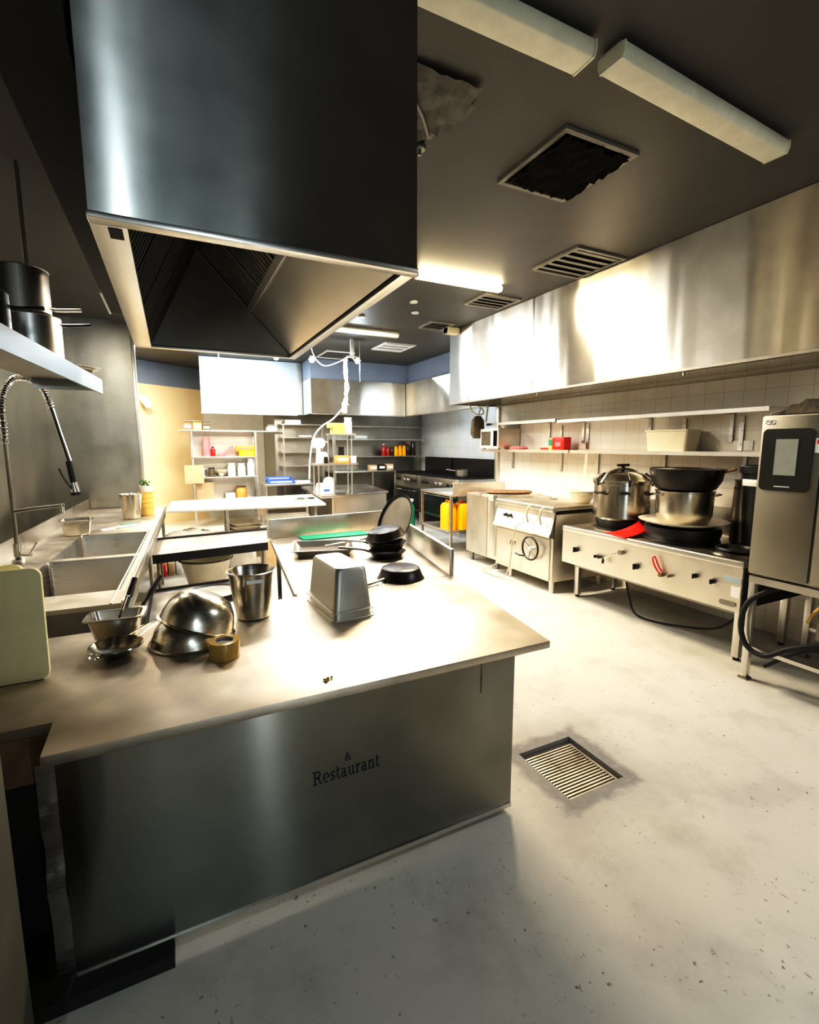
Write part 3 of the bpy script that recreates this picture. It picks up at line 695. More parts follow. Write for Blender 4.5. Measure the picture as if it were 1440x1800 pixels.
# ------------------------------------------------------------------ overhead shelf, left
os_ = thing('overhead_shelf', 'white edged steel shelf hanging above the sink, holding pots', 'shelf', (-.62, 2.3, 2.235), rz=-radians(4.7))
B(-.42, 0, -.9, 2.07, .085, .10).build('shelf_board', 'steel_bright', os_, local=True)
B(-.004, .010, -.9, 2.07, 0, .105).build('front_lip', 'panel_white', os_, local=True)
B(-.42, 0, 2.06, 2.07, .02, .10).build('end_lip', 'steel_bright', os_, local=True)
for y in (.2, 1.97):
    MB().cyl((-.36, y, .1), (-.36, y, CZ - 2.235 - .002), .012, 8).build('hanger_rod', 'steel_dark', os_, local=True)
    B(-.40, -.02, y, y + .03, .05, .085).build('bracket', 'steel_dark', os_, local=True)
SZ = 2.336
def saucepan(label, loc, r, h, hang, hl, mat='steel_pot', group=None, hm='steel_dark', hz=None):
    t = thing('saucepan', label, 'saucepan', loc, hang, group)
    MB().lathe([(0, 0), (r - .012, 0), (r, .012), (r, h - .004), (r + .006, h), (r - .004, h), (r - .005, .014), (0, .006)], 32).build('body', mat, t, local=True)
    z = h * .82 if hz is None else hz
    MB().tube([(r - .004, 0, z), (r + .05, 0, z + .006), (r + hl, 0, z + .03)], .011, 8, smooth=3).build('handle', hm, t, local=True)
    return t
saucepan('steel saucepan on the overhead shelf, under a darker pot', (-.755, 3.95, SZ), .155, .325, .35, .17, mat='steel_bright', hm='black', hz=.30)
saucepan('dark stained pot stacked on a saucepan on the overhead shelf', (-.79, 3.92, SZ + .328), .15, .27, .4, .17, mat='steel_dark', hm='steel_bright', hz=.06)
saucepan('sooty saucepan further along the overhead shelf', (-.87, 3.30, SZ), .15, .30, .5, .16, mat='black_pan', hm='black')
for k in range(3):
    t = thing('steel_tray', ['lowest steel tray poking past the overhead shelf lip', 'middle steel tray poking past the overhead shelf lip', 'top steel tray poking past the overhead shelf lip'][k], 'tray', (-.64, 4.31, SZ + .012 + k * .022), .25 + .22 * k, 'trays on the overhead shelf')
    MB().rrect([(.12, .15, .02, .012), (.14, .17, .02, .016), (.14, .17, .02, .018), (.118, .148, .02, .0145), (.115, .145, .02, 0.002), (.115, .145, .02, 0)], cap0=False).build('body', 'steel_bright', t, local=True)

# ------------------------------------------------------------------ things on the island workbench
for k in range(2):
    gn_pan(['upside-down steel pan nested underneath, only its rim showing on the bench', 'deep upside-down steel pan on top of its twin on the bench'][k],
           (.86, 2.735, BZ + .001 + .046 * k), .47, .235, .245, inv=True, rz=pi / 2 + .06, group='nested pans on the workbench', mat='steel_matte')
t = thing('mixing_bowl', 'wide steel mixing bowl upside down on the bench beside the tape', 'bowl', (.035, 2.575, BZ + .001))
def bowl_prof(R, h, rb): # upside down: flat base on top
    return [(R + .012, .002), (R + .014, .006), (R + .002, .010), (R * .985, h * .25), (R * .90, h * .55), (R * .74, h * .82), (rb + .02, h * .97), (rb, h), (0, h - .004)]
MB().lathe(bowl_prof(.185, .135, .07), 48).build('body', 'steel_pot', t, local=True)
t = thing('mixing_bowl', 'tilted steel mixing bowl resting on the wide upturned one', 'bowl', (.06, 2.585, BZ + .072), rot=(radians(-4), radians(20), 0))
MB().lathe(bowl_prof(.178, .165, .066), 48).build('body', 'steel_pot', t, local=True)
t = thing('tape_roll', 'roll of tan packing tape lying flat on the bench', 'tape', (.165, 2.295, BZ + .001))
MB().lathe([(.046, 0), (.068, 0), (.069, .002), (.069, .078), (.068, .08), (.046, .08), (.046, 0)], 40).build('tape', 'tape', t, local=True)
MB().lathe([(.040, .001), (.046, .001), (.046, .079), (.040, .079), (.040, .001)], 32).build('core', 'tape_core', t, local=True)
MB().lathe([(0, .062), (.040, .062), (.040, .066), (0, .066)], 32).build('core_liner', 'tape_core', t, local=True)
gn_pan('small steel pan of tongs and black handled tools on the bench', (-.305, 2.755, BZ + .001), .235, .15, .13, rz=-.08, mat='steel')
def tool(label, name, a, b, mats, cat):
    a, b = Vector(a), Vector(b); t = thing(name, label, cat, a)
    d = b - a; p = d * .48
    MB().tube([(0, 0, 0), d * .25, p], .006, 6).build('shaft', 'chrome', t, local=True)
    MB().tube([p, d * .75, d], [.011, .017, .015], 8, smooth=4).build('handle', mats, t, local=True)
    MB().lathe([(0, 0), (.02, .004), (.028, .014), (.024, .015), (0, .008)], 12, (0, 0, -.008)).build('head', 'chrome', t, local=True)
tool('black handled ladle standing upright in the small pan', 'ladle', (-.31, 2.765, BZ + .018), (-.225, 2.98, BZ + .25), 'black', 'utensil')
tool('long black handled turner leaning out of the small pan towards the sink', 'turner', (-.27, 2.755, BZ + .022), (-.105, 3.06, BZ + .225), 'black', 'utensil')
t = thing('tongs', 'steel tongs lying across the small pan', 'utensil', (-.335, 2.735, BZ + .02))
for s_ in (-1, 1):
    MB().tube([(0, .02 * s_, 0), (.04, .06 + .022 * s_, .08), (.075, .14 + .004 * s_, .165)], .006, 6, smooth=5).build('arm', 'chrome', t, local=True)
MB().lathe([(0, .0), (.012, .002), (.0, .012)], 8, (.075, .14, .162)).build('hinge', 'chrome', t, local=True)
t = thing('strainer', 'shallow steel strainer with wire handle in front of the small pan', 'strainer', (-.29, 2.54, BZ + .001), rz=.95)
MB().lathe([(0, 0), (.05, .003), (.085, .02), (.108, .045), (.112, .047), (.108, .049), (.083, .025), (.05, .008), (0, .005)], 32).build('mesh_bowl', 'steel_pot', t, local=True)
MB().tube([(.112 * cos(a * pi / 12), .112 * sin(a * pi / 12), .047) for a in range(24)], .004, 6, closed=True).build('rim', 'chrome', t, local=True)
MB().tube([(.10, .03, .047), (.24, .018, .06), (.30, 0, .064), (.24, -.018, .06), (.10, -.03, .047)], .004, 6, smooth=5).build('handle', 'chrome', t, local=True)
MB().tube([(-.11, .02, .047), (-.14, .015, .04), (-.14, -.015, .04), (-.11, -.02, .047)], .004, 6, smooth=4).build('hook', 'chrome', t, local=True)
t = bucket('tall tapered steel bucket on the bench between bowls and upturned pans', (.365, 2.79, BZ + .001), .092, .128, .275)
MB().tube([(-.05, -.118, .255), (-.05, -.130, .20), (.03, -.132, .20), (.03, -.122, .255)], .006, 6).build('clip_handle', 'chrome', t, local=True) if False else None
B(-.045, .045, -.128, -.118, .225, .245).build('label_strip', 'white', t, local=True)
def frypan(label, loc, r, h, hang, hl, inv=False, rot=None, group=None, mat='black_pan', hm='steel_dark', tilt=0):
    t = thing('frying_pan', label, 'frying pan', loc, group=group, rot=rot or (0, 0, hang))
    p = [(0, 0), (r * .70, 0), (r * .80, .008), (r - .004, h - .004), (r + .003, h), (r - .004, h), (r * .78, .014), (0, .008)]
    if inv: p = [(a, h - z) for a, z in p]
    MB().lathe(p, 40).build('body', mat, t, local=True)
    z0, z1 = (h * .8, h * .8 + .045) if not inv else (h * .25, h * .15)
    MB().tube([(r - .012, 0, z0), (r + .06, 0, (z0 + z1) / 2), (r + hl, 0, z1)], [.010, .009, .012], 8, smooth=4).build('handle', hm, t, local=True)
    if inv: MB().lathe([(r * .45, h + .0005), (r * .5, h + .002), (r * .55, h + .0005)], 36).build('base_ring', mat, t, local=True)
    return t
frypan('black frying pan upside down on the corner where both benches meet', (1.475, 3.16, BZ + .001), .175, .085, radians(200), .20, inv=True)
random.seed(11)
sc_ = MB()
for k in range(9):
    c = Vector((random.uniform(-.018, .018), random.uniform(-.01, .01), .002)); r_ = random.uniform(.004, .008)
    sc_.lathe([(0, -.002), (r_, .002), (r_ * .7, .007), (0, .01 + .008 * random.random())], 6, c)
single(sc_, 'food_scrap', 'food', 'small yellow food scrap at the front edge of the bench', 'food scrap', (.53, 1.855, BZ))
for k, (x, y, lab) in enumerate(((-.72, 2.40, 'pale green cutting board standing on edge at the bench end'), (-.80, 2.50, 'second pale cutting board behind the first, peeking over'))):
    m = MB(); W2, H2 = .40 / 2, .47 / 2
    m.rrect([(W2, H2, .035, -.010), (W2 + .002, H2 + .002, .035, -.006), (W2 + .002, H2 + .002, .035, .006), (W2, H2, .035, .010)], mat=Matrix.Translation((0, 0, H2 + .002)) @ Matrix.Rotation(pi / 2, 4, 'X'))
    single(m, 'cutting_board', 'board_green', lab, 'cutting board', (x, y, BZ + .001), rot=(radians(-3), 0, 0))

# ------------------------------------------------------------------ things on the dish bench
SBZ = BZ - .001
o = B(-.37, .37, -.11, .11, 0, .016)
single(o, 'cutting_board', 'green', 'bright green cutting board lying against the rear splashback', 'cutting board', (1.53, 4.98, SBZ), bevel=.005, rz=.03)
t = gn_pan('wide shallow steel tray with brown residue under the pan handles', (1.20, 4.26, SBZ + .001), .53, .46, .065, rz=-.26, mat='steel_bright')
MB().rrect([(.22, .19, .03, .006), (.22, .19, .03, .012)], mat=Matrix.Identity(4)).build('residue', 'food_dark', t, local=True)
frypan('lowest black frying pan of the stack on the dish bench', (1.66, 3.84, SBZ + .001), .165, .055, radians(160), .26, group='stacked black pans')
frypan('middle deep black pan of the stack on the dish bench', (1.66, 3.86, SBZ + .062), .175, .075, radians(168), .30, group='stacked black pans', hm='steel_bright')
frypan('top black pan of the stack, upturned and tilted with a long steel handle', (1.66, 3.87, SBZ + .175), .18, .075, 0, .36, inv=True, rot=(radians(-4), radians(10), radians(158)), group='stacked black pans', hm='steel_bright')
n = Vector((-.909, -.119, .40)).normalized()
q = n.to_track_quat('Z', 'Y')
t = thing('pizza_tray', 'large round black tray leaning upright in the splashback corner', 'tray', Vector((1.905, 4.20, 1.130)), rot=q.to_euler())
MB().lathe([(0, 0), (.245, 0), (.262, .018), (.270, .020), (.270, .016), (.25, -.006), (0, -.006)], 56).build('rim', 'black', t, local=True)
MB().lathe([(0, .0008), (.235, .0008), (.238, .003), (0, .003)], 56).build('base', 'steel_dark', t, local=True)
single(MB().lathe([(0, 0), (.045, 0), (.045, .20), (.03, .22), (0, .22)], 20), 'black_jar', 'black', 'black cylinder standing behind the pan stack', 'jar', (2.03, 4.45, SBZ + .001))

# ------------------------------------------------------------------ low black stand in the gap and lower shelf
lt = thing('low_stand', 'low black edged steel stand in the gap between sink and dish bench', 'stand', (.45, 6.8, 0))
MB().prism([(-.28, 6.15), (1.05, 6.35), (1.20, 7.30), (-.26, 7.14)], .585, .60).build('top', 'steel_bright', lt)
MB().prism([(-.28, 6.13), (1.05, 6.33), (1.05, 6.35), (-.28, 6.15)], .50, .602).build('front_edge', 'black', lt)
MB().prism([(-.26, 7.14), (1.20, 7.30), (1.20, 7.33), (-.26, 7.17)], .56, .625).build('back_edge', 'black', lt)
for x, y in ((-.22, 6.2), (1.0, 6.4), (1.14, 7.22), (-.22, 7.08)):
    MB().cyl((x, y, 0), (x, y, .585), .02, 10).build('leg', 'steel_dark', lt)
ls = thing('low_platform', 'low black rimmed platform on the floor holding round trays', 'stand', (.2, 5.5, 0))
MB().prism([(-.29, 4.55), (.60, 4.65), (.62, 5.95), (-.28, 5.85)], .235, .25).build('deck', 'steel', ls)
m = MB()
m.prism([(-.30, 4.53), (.61, 4.63), (.61, 4.66), (-.30, 4.56)], .19, .275); m.prism([(-.30, 5.84), (.63, 5.94), (.63, 5.97), (-.30, 5.87)], .19, .275); m.prism([(-.31, 4.53), (-.28, 4.53), (-.27, 5.87), (-.30, 5.87)], .19, .275)
m.build('rim', 'black', ls)
for x, y in ((-.25, 4.6), (.57, 4.7), (-.25, 5.8), (.58, 5.88)): MB().cyl((x, y, 0), (x, y, .235), .018, 8).build('leg', 'steel_dark', ls)
for k, (x, y, lab) in enumerate(((.12, 5.15, 'round black tray flat on the low platform'), (.32, 5.42, 'round black tray overlapping another on the low platform'))):
    t = thing('round_tray', lab, 'tray', (x, y, .252 + .03 * k), group=None)
    MB().lathe([(0, 0), (.24, 0), (.265, .02), (.275, .024), (.268, .026), (.24, .006), (0, .006)], 40).build('rim', 'black', t, local=True)
    MB().lathe([(0, .0075), (.235, .0075), (0, .009)], 40).build('base', 'steel_dark', t, local=True)

# ------------------------------------------------------------------ far white-lit prep bench
pb = thing('prep_bench', 'long brightly lit steel prep bench across the room behind the sink', 'workbench', (1, 8.2, 0))
MB().prism([(-.13, 7.85), (2.24, 7.72), (2.42, 9.35), (-.05, 9.2)], .865, .90).build('worktop', 'prep_top', pb, bevel=.004)
for x, y in ((.72, 7.95), (2.10, 7.86), (2.26, 9.2), (.78, 9.1)): MB().box(x - .02, x + .02, y - .02, y + .02, 0, .865).build('leg', 'steel', pb, bevel=.004)
MB().prism([(-.05, 8.0), (2.12, 7.90), (2.25, 9.2), (.0, 9.0)], .32, .345).build('undershelf', 'steel_bright', pb)
dr = MB().box(1.28, 1.98, 7.86, 8.5, .69, .86).build('drawer', 'steel', pb); MB().box(1.32, 1.94, 7.852, 7.86, .76, .83).build('drawer_front', 'food_dark', dr)
MB().box(1.27, 1.99, 7.845, 7.86, .67, .72).build('drawer_rail', 'steel_bright', pb)
t = thing('order_pad', 'dark patterned pad and papers lying on the prep bench', 'papers', (2.05, 8.5, .902), rz=-.2)
B(-.14, .10, -.14, .12, 0, .012).build('paper', 'screen', t, local=True); B(-.10, .02, -.10, .10, .012, .02).build('pad', 'food_dark', t, local=True); B(.08, .20, .0, .14, 0, .016).build('wallet', 'black', t, local=True)
for k in range(5):
    t = thing('serving_tray', ['lowest pale serving tray on the prep bench shelf', 'second serving tray up on the prep bench shelf', 'middle serving tray on the prep bench shelf', 'fourth serving tray up on the prep bench shelf', 'topmost serving tray under the prep bench'][k], 'tray', (.96 + .012 * k, 8.24 + .01 * k, .347 + .052 * k), .05 * k, 'trays under the prep bench')
    MB().rrect([(.20, .20, .06, 0), (.24, .23, .06, .045), (.255, .245, .06, .048), (.24, .23, .06, .050), (.195, .195, .06, .004)], cap0=True, cap1=True).build('body', 'enamel', t, local=True)
m = MB(); n = 14
hh = lambda x, y: max(0, (1 - x * x) * (1 - y * y)) ** .6
m.add([((i / n - .5) * .95 * 1.0, (j / n - .5) * .50, .19 * hh(2 * i / n - 1, 2 * j / n - 1) * (1 + .25 * sin(i * 1.7 + j))) for j in range(n + 1) for i in range(n + 1)], [(j * (n + 1) + i, j * (n + 1) + i + 1, (j + 1) * (n + 1) + i + 1, (j + 1) * (n + 1) + i) for i in range(n) for j in range(n)])
single(m, 'cloth_heap', 'white_cloth', 'crumpled pale cloth heaped on the prep bench undershelf beside the trays', 'cloth', (.17, 8.14, .348), rz=.05)
t = thing('round_basin', 'big pale round basin standing under the low stand', 'basin', (.32, 6.76, 0))
MB().lathe([(0, 0), (.22, 0), (.31, .38), (.335, .385), (.335, .40), (.31, .40), (.21, .01), (0, .01)], 32).build('body', 'enamel', t, local=True)
MB().lathe([(.336, .372), (.341, .386), (.336, .40)], 32).build('rim_band', 'food_dark', t, local=True)
bg = MB(); rr = random.Random(8)
secs = []
bg.rrect([(.17, .14, .08, 0), (.21, .17, .1, .08), (.20, .18, .1, .25), (.19, .15, .09, .40), (.15, .12, .07, .47)])
single(bg, 'white_sack', 'white_cloth', 'slumped white plastic sack on the floor in front of the prep bench', 'sack', (.86, 7.56, 0), bevel=.03)
bg = B(-.13, .13, -.10, .10, 0, .42)
single(bg, 'card_box', 'card', 'upright brown carton on the floor beside the white sack', 'box', (1.28, 7.45, 0), bevel=.004, rz=.2)
for k in range(3): single(MB().box(-.035, .035, -.12, .12, 0, .16 + .02 * k), 'small_carton', ['red', 'card', 'white'][k], ['red small carton on the floor beyond the low stand', 'brown small carton on the floor beyond the low stand', 'white small carton on the floor beyond the low stand'][k], 'carton', (-.22 + .10 * k, 7.62 + .02 * k, 0), bevel=.003, rz=.1)

# ------------------------------------------------------------------ wok range
st = thing('wok_range', 'low steel wok range on legs with knobs along its apron', 'stove', (4.6, 3.3, 0))
X0, X1, Y0, Y1 = 4.19, 5.235, 2.27, 4.33
B(X0, X1, Y0, Y1, .845, .89).build('hob_top', 'steel_dark', st, bevel=.004)
B(X0 - .012, X0 + .06, Y0 - .004, Y1 + .004, .835, .897).build('front_nosing', 'steel_bright', st, bevel=.012, seg=3)
ap = B(X0, X0 + .02, Y0, Y1, .475, .836).build('apron', 'steel_front', st)
B(X0, X0 + .025, Y0, Y1, .455, .475).build('apron_lip', 'steel_bright', st)
B(X0 + .02, X1, Y0, Y0 + .015, .48, .845).build('side_panel', 'black_dull', st); B(X0 + .02, X1, Y1 - .015, Y1, .48, .845).build('side_panel', 'steel_dark', st)
B(X1 - .01, X1, Y0, Y1, .89, 1.20).build('back_guard', 'steel', st)
for x, y in ((4.30, Y0 + .05), (4.40, Y1 - .07), (5.02, Y0 + .06), (5.02, Y1 - .07)):
    l = MB().box(x - .03, x + .03, y - .03, y + .03, .03, .846).build('leg', 'steel_bright', st, bevel=.004)
    MB().cyl((x, y, 0), (x, y, .035), .025, 10).build('foot', 'rubber', l)
B(4.30, 4.36, Y0 + .08, Y1 - .1, .40, .44).build('gas_pipe', 'steel_dark', st)
def knob(y, z, r=.03, mat='black', lever=None):
    k = MB().cyl((X0 + .001, y, z), (X0 - .035, y, z), r, 14, r * .8); k.box(X0 - .055, X0 - .03, y - .008, y + .008, z - r * .9, z + r * .9)
    o = k.build('knob', mat, st, bevel=.003)
for y, z, r in ((4.10, .645, .034), (3.28, .63, .034), (2.66, .685, .024), (2.50, .675, .024)): knob(y, z, r)
knob(3.79, .63, .018); knob(3.74, .63, .016); knob(2.90, .625, .018, 'steel_dark')
MB().tube([(X0 - .03, 3.47, .74), (X0 - .05, 3.55, .70), (X0 - .05, 3.66, .63)], .010, 8).build('tap_lever', 'chrome', st)
MB().cyl((X0, 3.46, .74), (X0 - .05, 3.46, .74), .026, 12).build('tap_valve', 'steel_dark', st)
MB().cyl((X0 - .05, 3.66, .645), (X0 - .05, 3.67, .58), .014, 10).build('tap_outlet', 'black', st)
MB().tube([(X0 - .01, 2.99, .62), (X0 - .04, 2.98, .62), (X0 - .055, 3.03, .68), (X0 - .05, 3.07, .76), (X0 - .03, 3.06, .775), (X0 - .03, 3.02, .70), (X0 - .01, 2.99, .64)], .008, 8, smooth=4).build('red_handle', 'red', st)
MB().cyl((X0, 2.985, .615), (X0 - .05, 2.985, .615), .02, 12).build('red_valve', 'wood', st)
B(X0 - .004, X0, 2.275, 2.42, .70, .75).build('tape_patch', 'panel_white', st)
B(X0 - .004, X0, 2.275, 2.35, .58, .67).build('tape_patch', 'white', st)
MB().rrect([(.07, .022, .02, 0), (.07, .022, .02, .004)], mat=Matrix.Translation((X0 - .001, 2.37, .515)) @ Matrix.Rotation(-pi / 2, 4, 'Y') @ Matrix.Rotation(pi / 2, 4, 'Z')).build('badge', 'steel_dark', st)
def burner(y, x, label, h=.12, s=1.0):
    t = thing('wok_burner', label, 'burner ring', (x, y, .891))
    MB().lathe([(s * r, z) for r, z in ((.20, 0), (.27, 0), (.275, .02), (.25, .03), (.255, h * .55), (.27, h - .015), (.26, h), (.22, h), (.20, h * .8), (.19, .02), (.20, 0))], 40).build('ring', 'black_iron', t, local=True)
    MB().lathe([(s * r, z) for r, z in ((.277, 0), (.31, 0), (.315, .012), (.285, .022), (.277, .0))], 40).build('trim_ring', 'steel_pot', t, local=True)
    MB().lathe([(s * r, z) for r, z in ((0, .01), (.10, .012), (.12, .04), (.06, .045), (0, .045))], 20).build('jet', 'black_iron', t, local=True)
burner(3.88, 4.62, 'black wok burner ring under the lidded pressure pot', .12)
burner(2.49, 4.47, 'empty low burner ring beside the oven', .06, .62)
# pressure cooker
PZ = 1.013
pc = thing('pressure_pot', 'big steel pressure pot with a clamped domed lid on the range', 'pot', (4.62, 3.88, PZ))
R_ = .305
MB().lathe([(0, 0), (R_ - .03, 0), (R_, .03), (R_, .40), (R_ + .012, .405), (R_ + .012, .43), (R_ - .01, .43), (R_ - .01, .03), (0, .01)], 48).build('body', 'steel_pot', pc, local=True)
ld = MB().lathe([(R_ + .016, .432), (R_ + .018, .45), (R_ - .02, .47), (R_ * .8, .51), (R_ * .5, .54), (0, .55)], 48).build('lid', 'steel_pot', pc, local=True)
MB().cyl((0, 0, .55), (0, 0, .60), .02, 10).build('lid_screw', 'black', ld, local=True)
m = MB(); m.box(-.075, .075, -.014, .014, .60, .63); m.cyl((-.07, 0, .615), (-.09, 0, .615), .018, 8); m.cyl((.07, 0, .615), (.09, 0, .615), .018, 8); m.build('lid_knob', 'black', ld, local=True, bevel=.004)
MB().tube([(-R_ - .03, .0, .42), (-R_ * .7, 0, .53), (0, 0, .572), (R_ * .7, 0, .53), (R_ + .03, 0, .42)], .018, 8, smooth=4).build('clamp_bar', 'steel_dark', ld, local=True)
for a in (0, pi, pi * 1.25, pi * 1.6):
    c, s_ = cos(a), sin(a)
    MB().tube([(c * (R_ + .005) - s_ * .06, s_ * (R_ + .005) + c * .06, .30), (c * (R_ + .07) - s_ * .05, s_ * (R_ + .07) + c * .05, .32), (c * (R_ + .07) + s_ * .05, s_ * (R_ + .07) - c * .05, .32), (c * (R_ + .005) + s_ * .06, s_ * (R_ + .005) - c * .06, .30)], .012, 8).build('handle', 'black', pc, local=True)
for a in (pi * .95, pi * 1.3, pi * 1.62):
    c, s_ = cos(a), sin(a); MB().tube([(c * (R_ + .02), s_ * (R_ + .02), .39), (c * (R_ + .035), s_ * (R_ + .035), .46), (c * (R_ - .06), s_ * (R_ - .06), .53)], .011, 6).build('clamp', 'black', pc, local=True)
# tower on the middle burner
single(MB().lathe([(0, 0), (.20, .0), (.33, .03), (.405, .055), (.41, .062), (.33, .042), (.20, .014), (0, .012)], 48), 'serving_plate', 'enamel', 'wide beige plate under the steel pot on the range', 'plate', (4.62, 3.12, 1.043))
bk = single(MB().lathe([(.26, .0), (.34, .0), (.345, .02), (.33, .03), (.35, .10), (.34, .147), (.30, .149), (.26, .0)], 40), 'wok_ring', 'black_iron', 'wide black iron ring around the burner below the beige plate', 'ring', (4.62, 3.12, .892))
p2 = thing('stock_pot', 'steel stock pot sitting on the beige plate with a black wok on top', 'pot', (4.62, 3.12, 1.058))
MB().lathe([(0, 0), (.20, 0), (.225, .02), (.255, .10), (.262, .33), (.272, .335), (.272, .345), (.25, .345), (.21, .02), (0, .008)], 48).build('body', 'steel_pot', p2, local=True)
for a in (pi * .86, pi * 1.72):
    c, s_ = cos(a), sin(a); MB().tube([(c * .262 - s_ * .05, s_ * .262 + c * .05, .30), (c * .31 - s_ * .04, s_ * .31 + c * .04, .315), (c * .31 + s_ * .04, s_ * .31 - c * .04, .315), (c * .262 + s_ * .05, s_ * .262 - c * .05, .30)], .008, 6).build('handle', 'chrome', p2, local=True)
wk = thing('wok', 'large black wok pan balanced on top of the stock pot', 'wok', (4.62, 3.12, 1.405))
MB().lathe([(0, 0), (.22, 0), (.27, .02), (.315, .10), (.332, .21), (.340, .215), (.327, .218), (.305, .10), (.25, .028), (0, .01)], 48).build('body', 'black_pan', wk, local=True)
c, s_ = cos(-1.05), sin(-1.05)
MB().tube([(c * .325 - s_ * .06, s_ * .325 + c * .06, .19), (c * .40 - s_ * .05, s_ * .40 + c * .05, .215), (c * .40 + s_ * .05, s_ * .40 - c * .05, .215), (c * .325 + s_ * .06, s_ * .325 - c * .06, .19)], .012, 6, smooth=3).build('handle', 'wood', wk, local=True)
w2 = single(MB().lathe([(0, .0), (.20, .01), (.295, .035), (.30, .04), (.20, .018), (0, .008)], 40), 'pan_lid', 'black_pan', 'dull round lid lying inside the top wok', 'lid', (4.62, 3.12, 1.575))
sp_ = thing('tall_stock_pot', 'tall pale aluminium stock pot behind the pot tower', 'pot', (4.86, 3.05 - .26, .891)) if False else None
for (x, y, h, r_, lab) in ((5.08, 2.77, .62, .13, 'tall pale aluminium pot between the pot tower and black bin'), (5.08, 3.50, .50, .13, 'tall aluminium pot standing behind, between the two pot stacks')):
    t = thing('aluminium_pot', lab, 'pot', (x, y, .891))
    MB().lathe([(0, 0), (r_ - .01, 0), (r_, .01), (r_, h - .03), (r_ + .008, h), (r_ - .006, h), (r_ - .008, .02), (0, .01)], 36).build('body', 'steel_bright', t, local=True)
    MB().tube([(-r_ - .002, -.05, h - .08), (-r_ - .04, -.04, h - .07), (-r_ - .04, .04, h - .07), (-r_ - .002, .05, h - .08)], .006, 6).build('handle', 'chrome', t, local=True)
t = thing('black_bin', 'tall black tapered bin with a white stripe standing beside the oven', 'bin', (4.86, 2.46, .891)) if False else thing('black_bin', 'tall black tapered bin with a white stripe standing behind the oven edge', 'bin', (4.845, 2.49, .892))
MB().lathe([(0, 0), (.155, 0), (.20, .70), (.22, .71), (.222, .77), (.205, .775), (.19, .71), (.15, .01), (0, .01)], 36).build('body', 'black', t, local=True)
MB().lathe([(.204, .595), (.206, .60), (.2085, .65), (.206, .655)], 18, a0=pi * .80, a1=pi * 1.35).build('stripe', 'white', t, local=True)
rp = MB(); n = 12
def rp_pt(i, j):
    u, v = i / n, j / n
    return (-.16 + .34 * u, -.16 + .32 * v * (1 - .55 * u) + .05 * u, .004 + .13 * u * u * (.4 + .6 * v) + .010 * sin(v * 22) * u)
rp.add([rp_pt(i, j) for j in range(n + 1) for i in range(n + 1)], [(j * (n + 1) + i, j * (n + 1) + i + 1, (j + 1) * (n + 1) + i + 1, (j + 1) * (n + 1) + i) for i in range(n) for j in range(n)])
o = single(rp, 'red_packet', 'red', 'flattened bright red packet lying on the range between the pots', 'packet', (4.33, 3.545, .896), rz=-.2)
md = o.modifiers.new('thick', 'SOLIDIFY'); md.thickness = .006; md.offset = 1

# ------------------------------------------------------------------ bratt pan
bp = thing('bratt_pan', 'steel tilting bratt pan with a black handwheel on its front', 'cooker', (4.6, 5.0, 0))
F0, F1, G0, G1 = 4.16, 5.10, 4.48, 5.64
B(F0 + .02, F1, G0, G1, .14, 1.06).build('body', 'steel_front', bp, bevel=.004)
B(F0, F0 + .02, G0 + .04, G1 - .02, .15, .69).build('front_door', 'steel_front', bp, bevel=.004)
MB().prism([(0, 0)] * 3, 0, 0) if False else None
m = MB(); prof = [(F0 + .03, .70), (F0 - .045, .715), (F0 - .055, .745), (F0 - .03, .775), (F0 + .03, .99), (F0 + .05, 1.0)]
m.add([(x, G0, z) for x, z in prof] + [(x, G1, z) for x, z in prof], [tuple(range(6)), tuple(range(11, 5, -1))] + [(i, i + 1, 7 + i, 6 + i) for i in range(5)])
m.build('console', 'steel_front', bp)
B(F0 - .015, F0 + .06, G0 - .01, G1, 1.03, 1.10).build('pan_front_edge', 'steel_bright', bp, bevel=.015, seg=3)
B(F0 + .06, F1, G0, G1, 1.06, 1.095).build('pan_lid', 'steel_top', bp, bevel=.006)
B(F0 + .04, F1, G0 - .006, G0, 1.0, 1.05).build('side_slot', 'black', bp)
wh = MB().tube([(F0 - .07, 4.80 + .15 * cos(a * pi / 12), .53 + .15 * sin(a * pi / 12)) for a in range(24)], .013, 8, closed=True).build('handwheel', 'black', bp)
m = MB()
for a in (radians(40), radians(160), radians(280)): m.tube([(F0 - .06, 4.80, .53), (F0 - .07, 4.80 + .145 * cos(a), .53 + .145 * sin(a))], .010, 8)
m.cyl((F0, 4.80, .53), (F0 - .08, 4.80, .53), .028, 12); m.build('wheel_spokes', 'chrome', wh)
MB().tube([(F0 - .07, 4.89, .41), (F0 - .13, 4.94, .42), (F0 - .13, 5.02, .43)], .011, 8).build('wheel_grip', 'black', wh)
MB().cyl((F0 + .001, 5.25, .52), (F0 - .012, 5.25, .52), .052, 20).build('port', 'wood', bp)
MB().lathe([(.045, 0), (.06, 0), (.06, .012), (.045, .012), (.045, 0)], 24, mat=Matrix.Translation((F0 - .002, 5.25, .52)) @ Matrix.Rotation(-pi / 2, 4, 'Y')).build('port_ring', 'chrome', bp)
for y in (5.30, 5.40): MB().cyl((F0 + .03, y, .90), (F0 - .04, y, .89), .022, 12).build('knob', 'black', bp)
for y in (4.85, 4.60): MB().tube([(F0 + .02, y, 1.08), (F0 - .05, y + .015, 1.07), (F0 - .08, y + .03, .98), (F0 - .05, y + .035, .86)], .014, 8, smooth=5).build('hose_handle', 'hose', bp)
for x, y in ((F0 + .05, G0 + .03), (F0 + .10, G1 - .25), (F1 - .06, G0 + .05), (F1 - .06, G1 - .06)): MB().cyl((x, y, 0), (x, y, .15), .032, 12, .036).build('leg', 'steel_bright', bp)
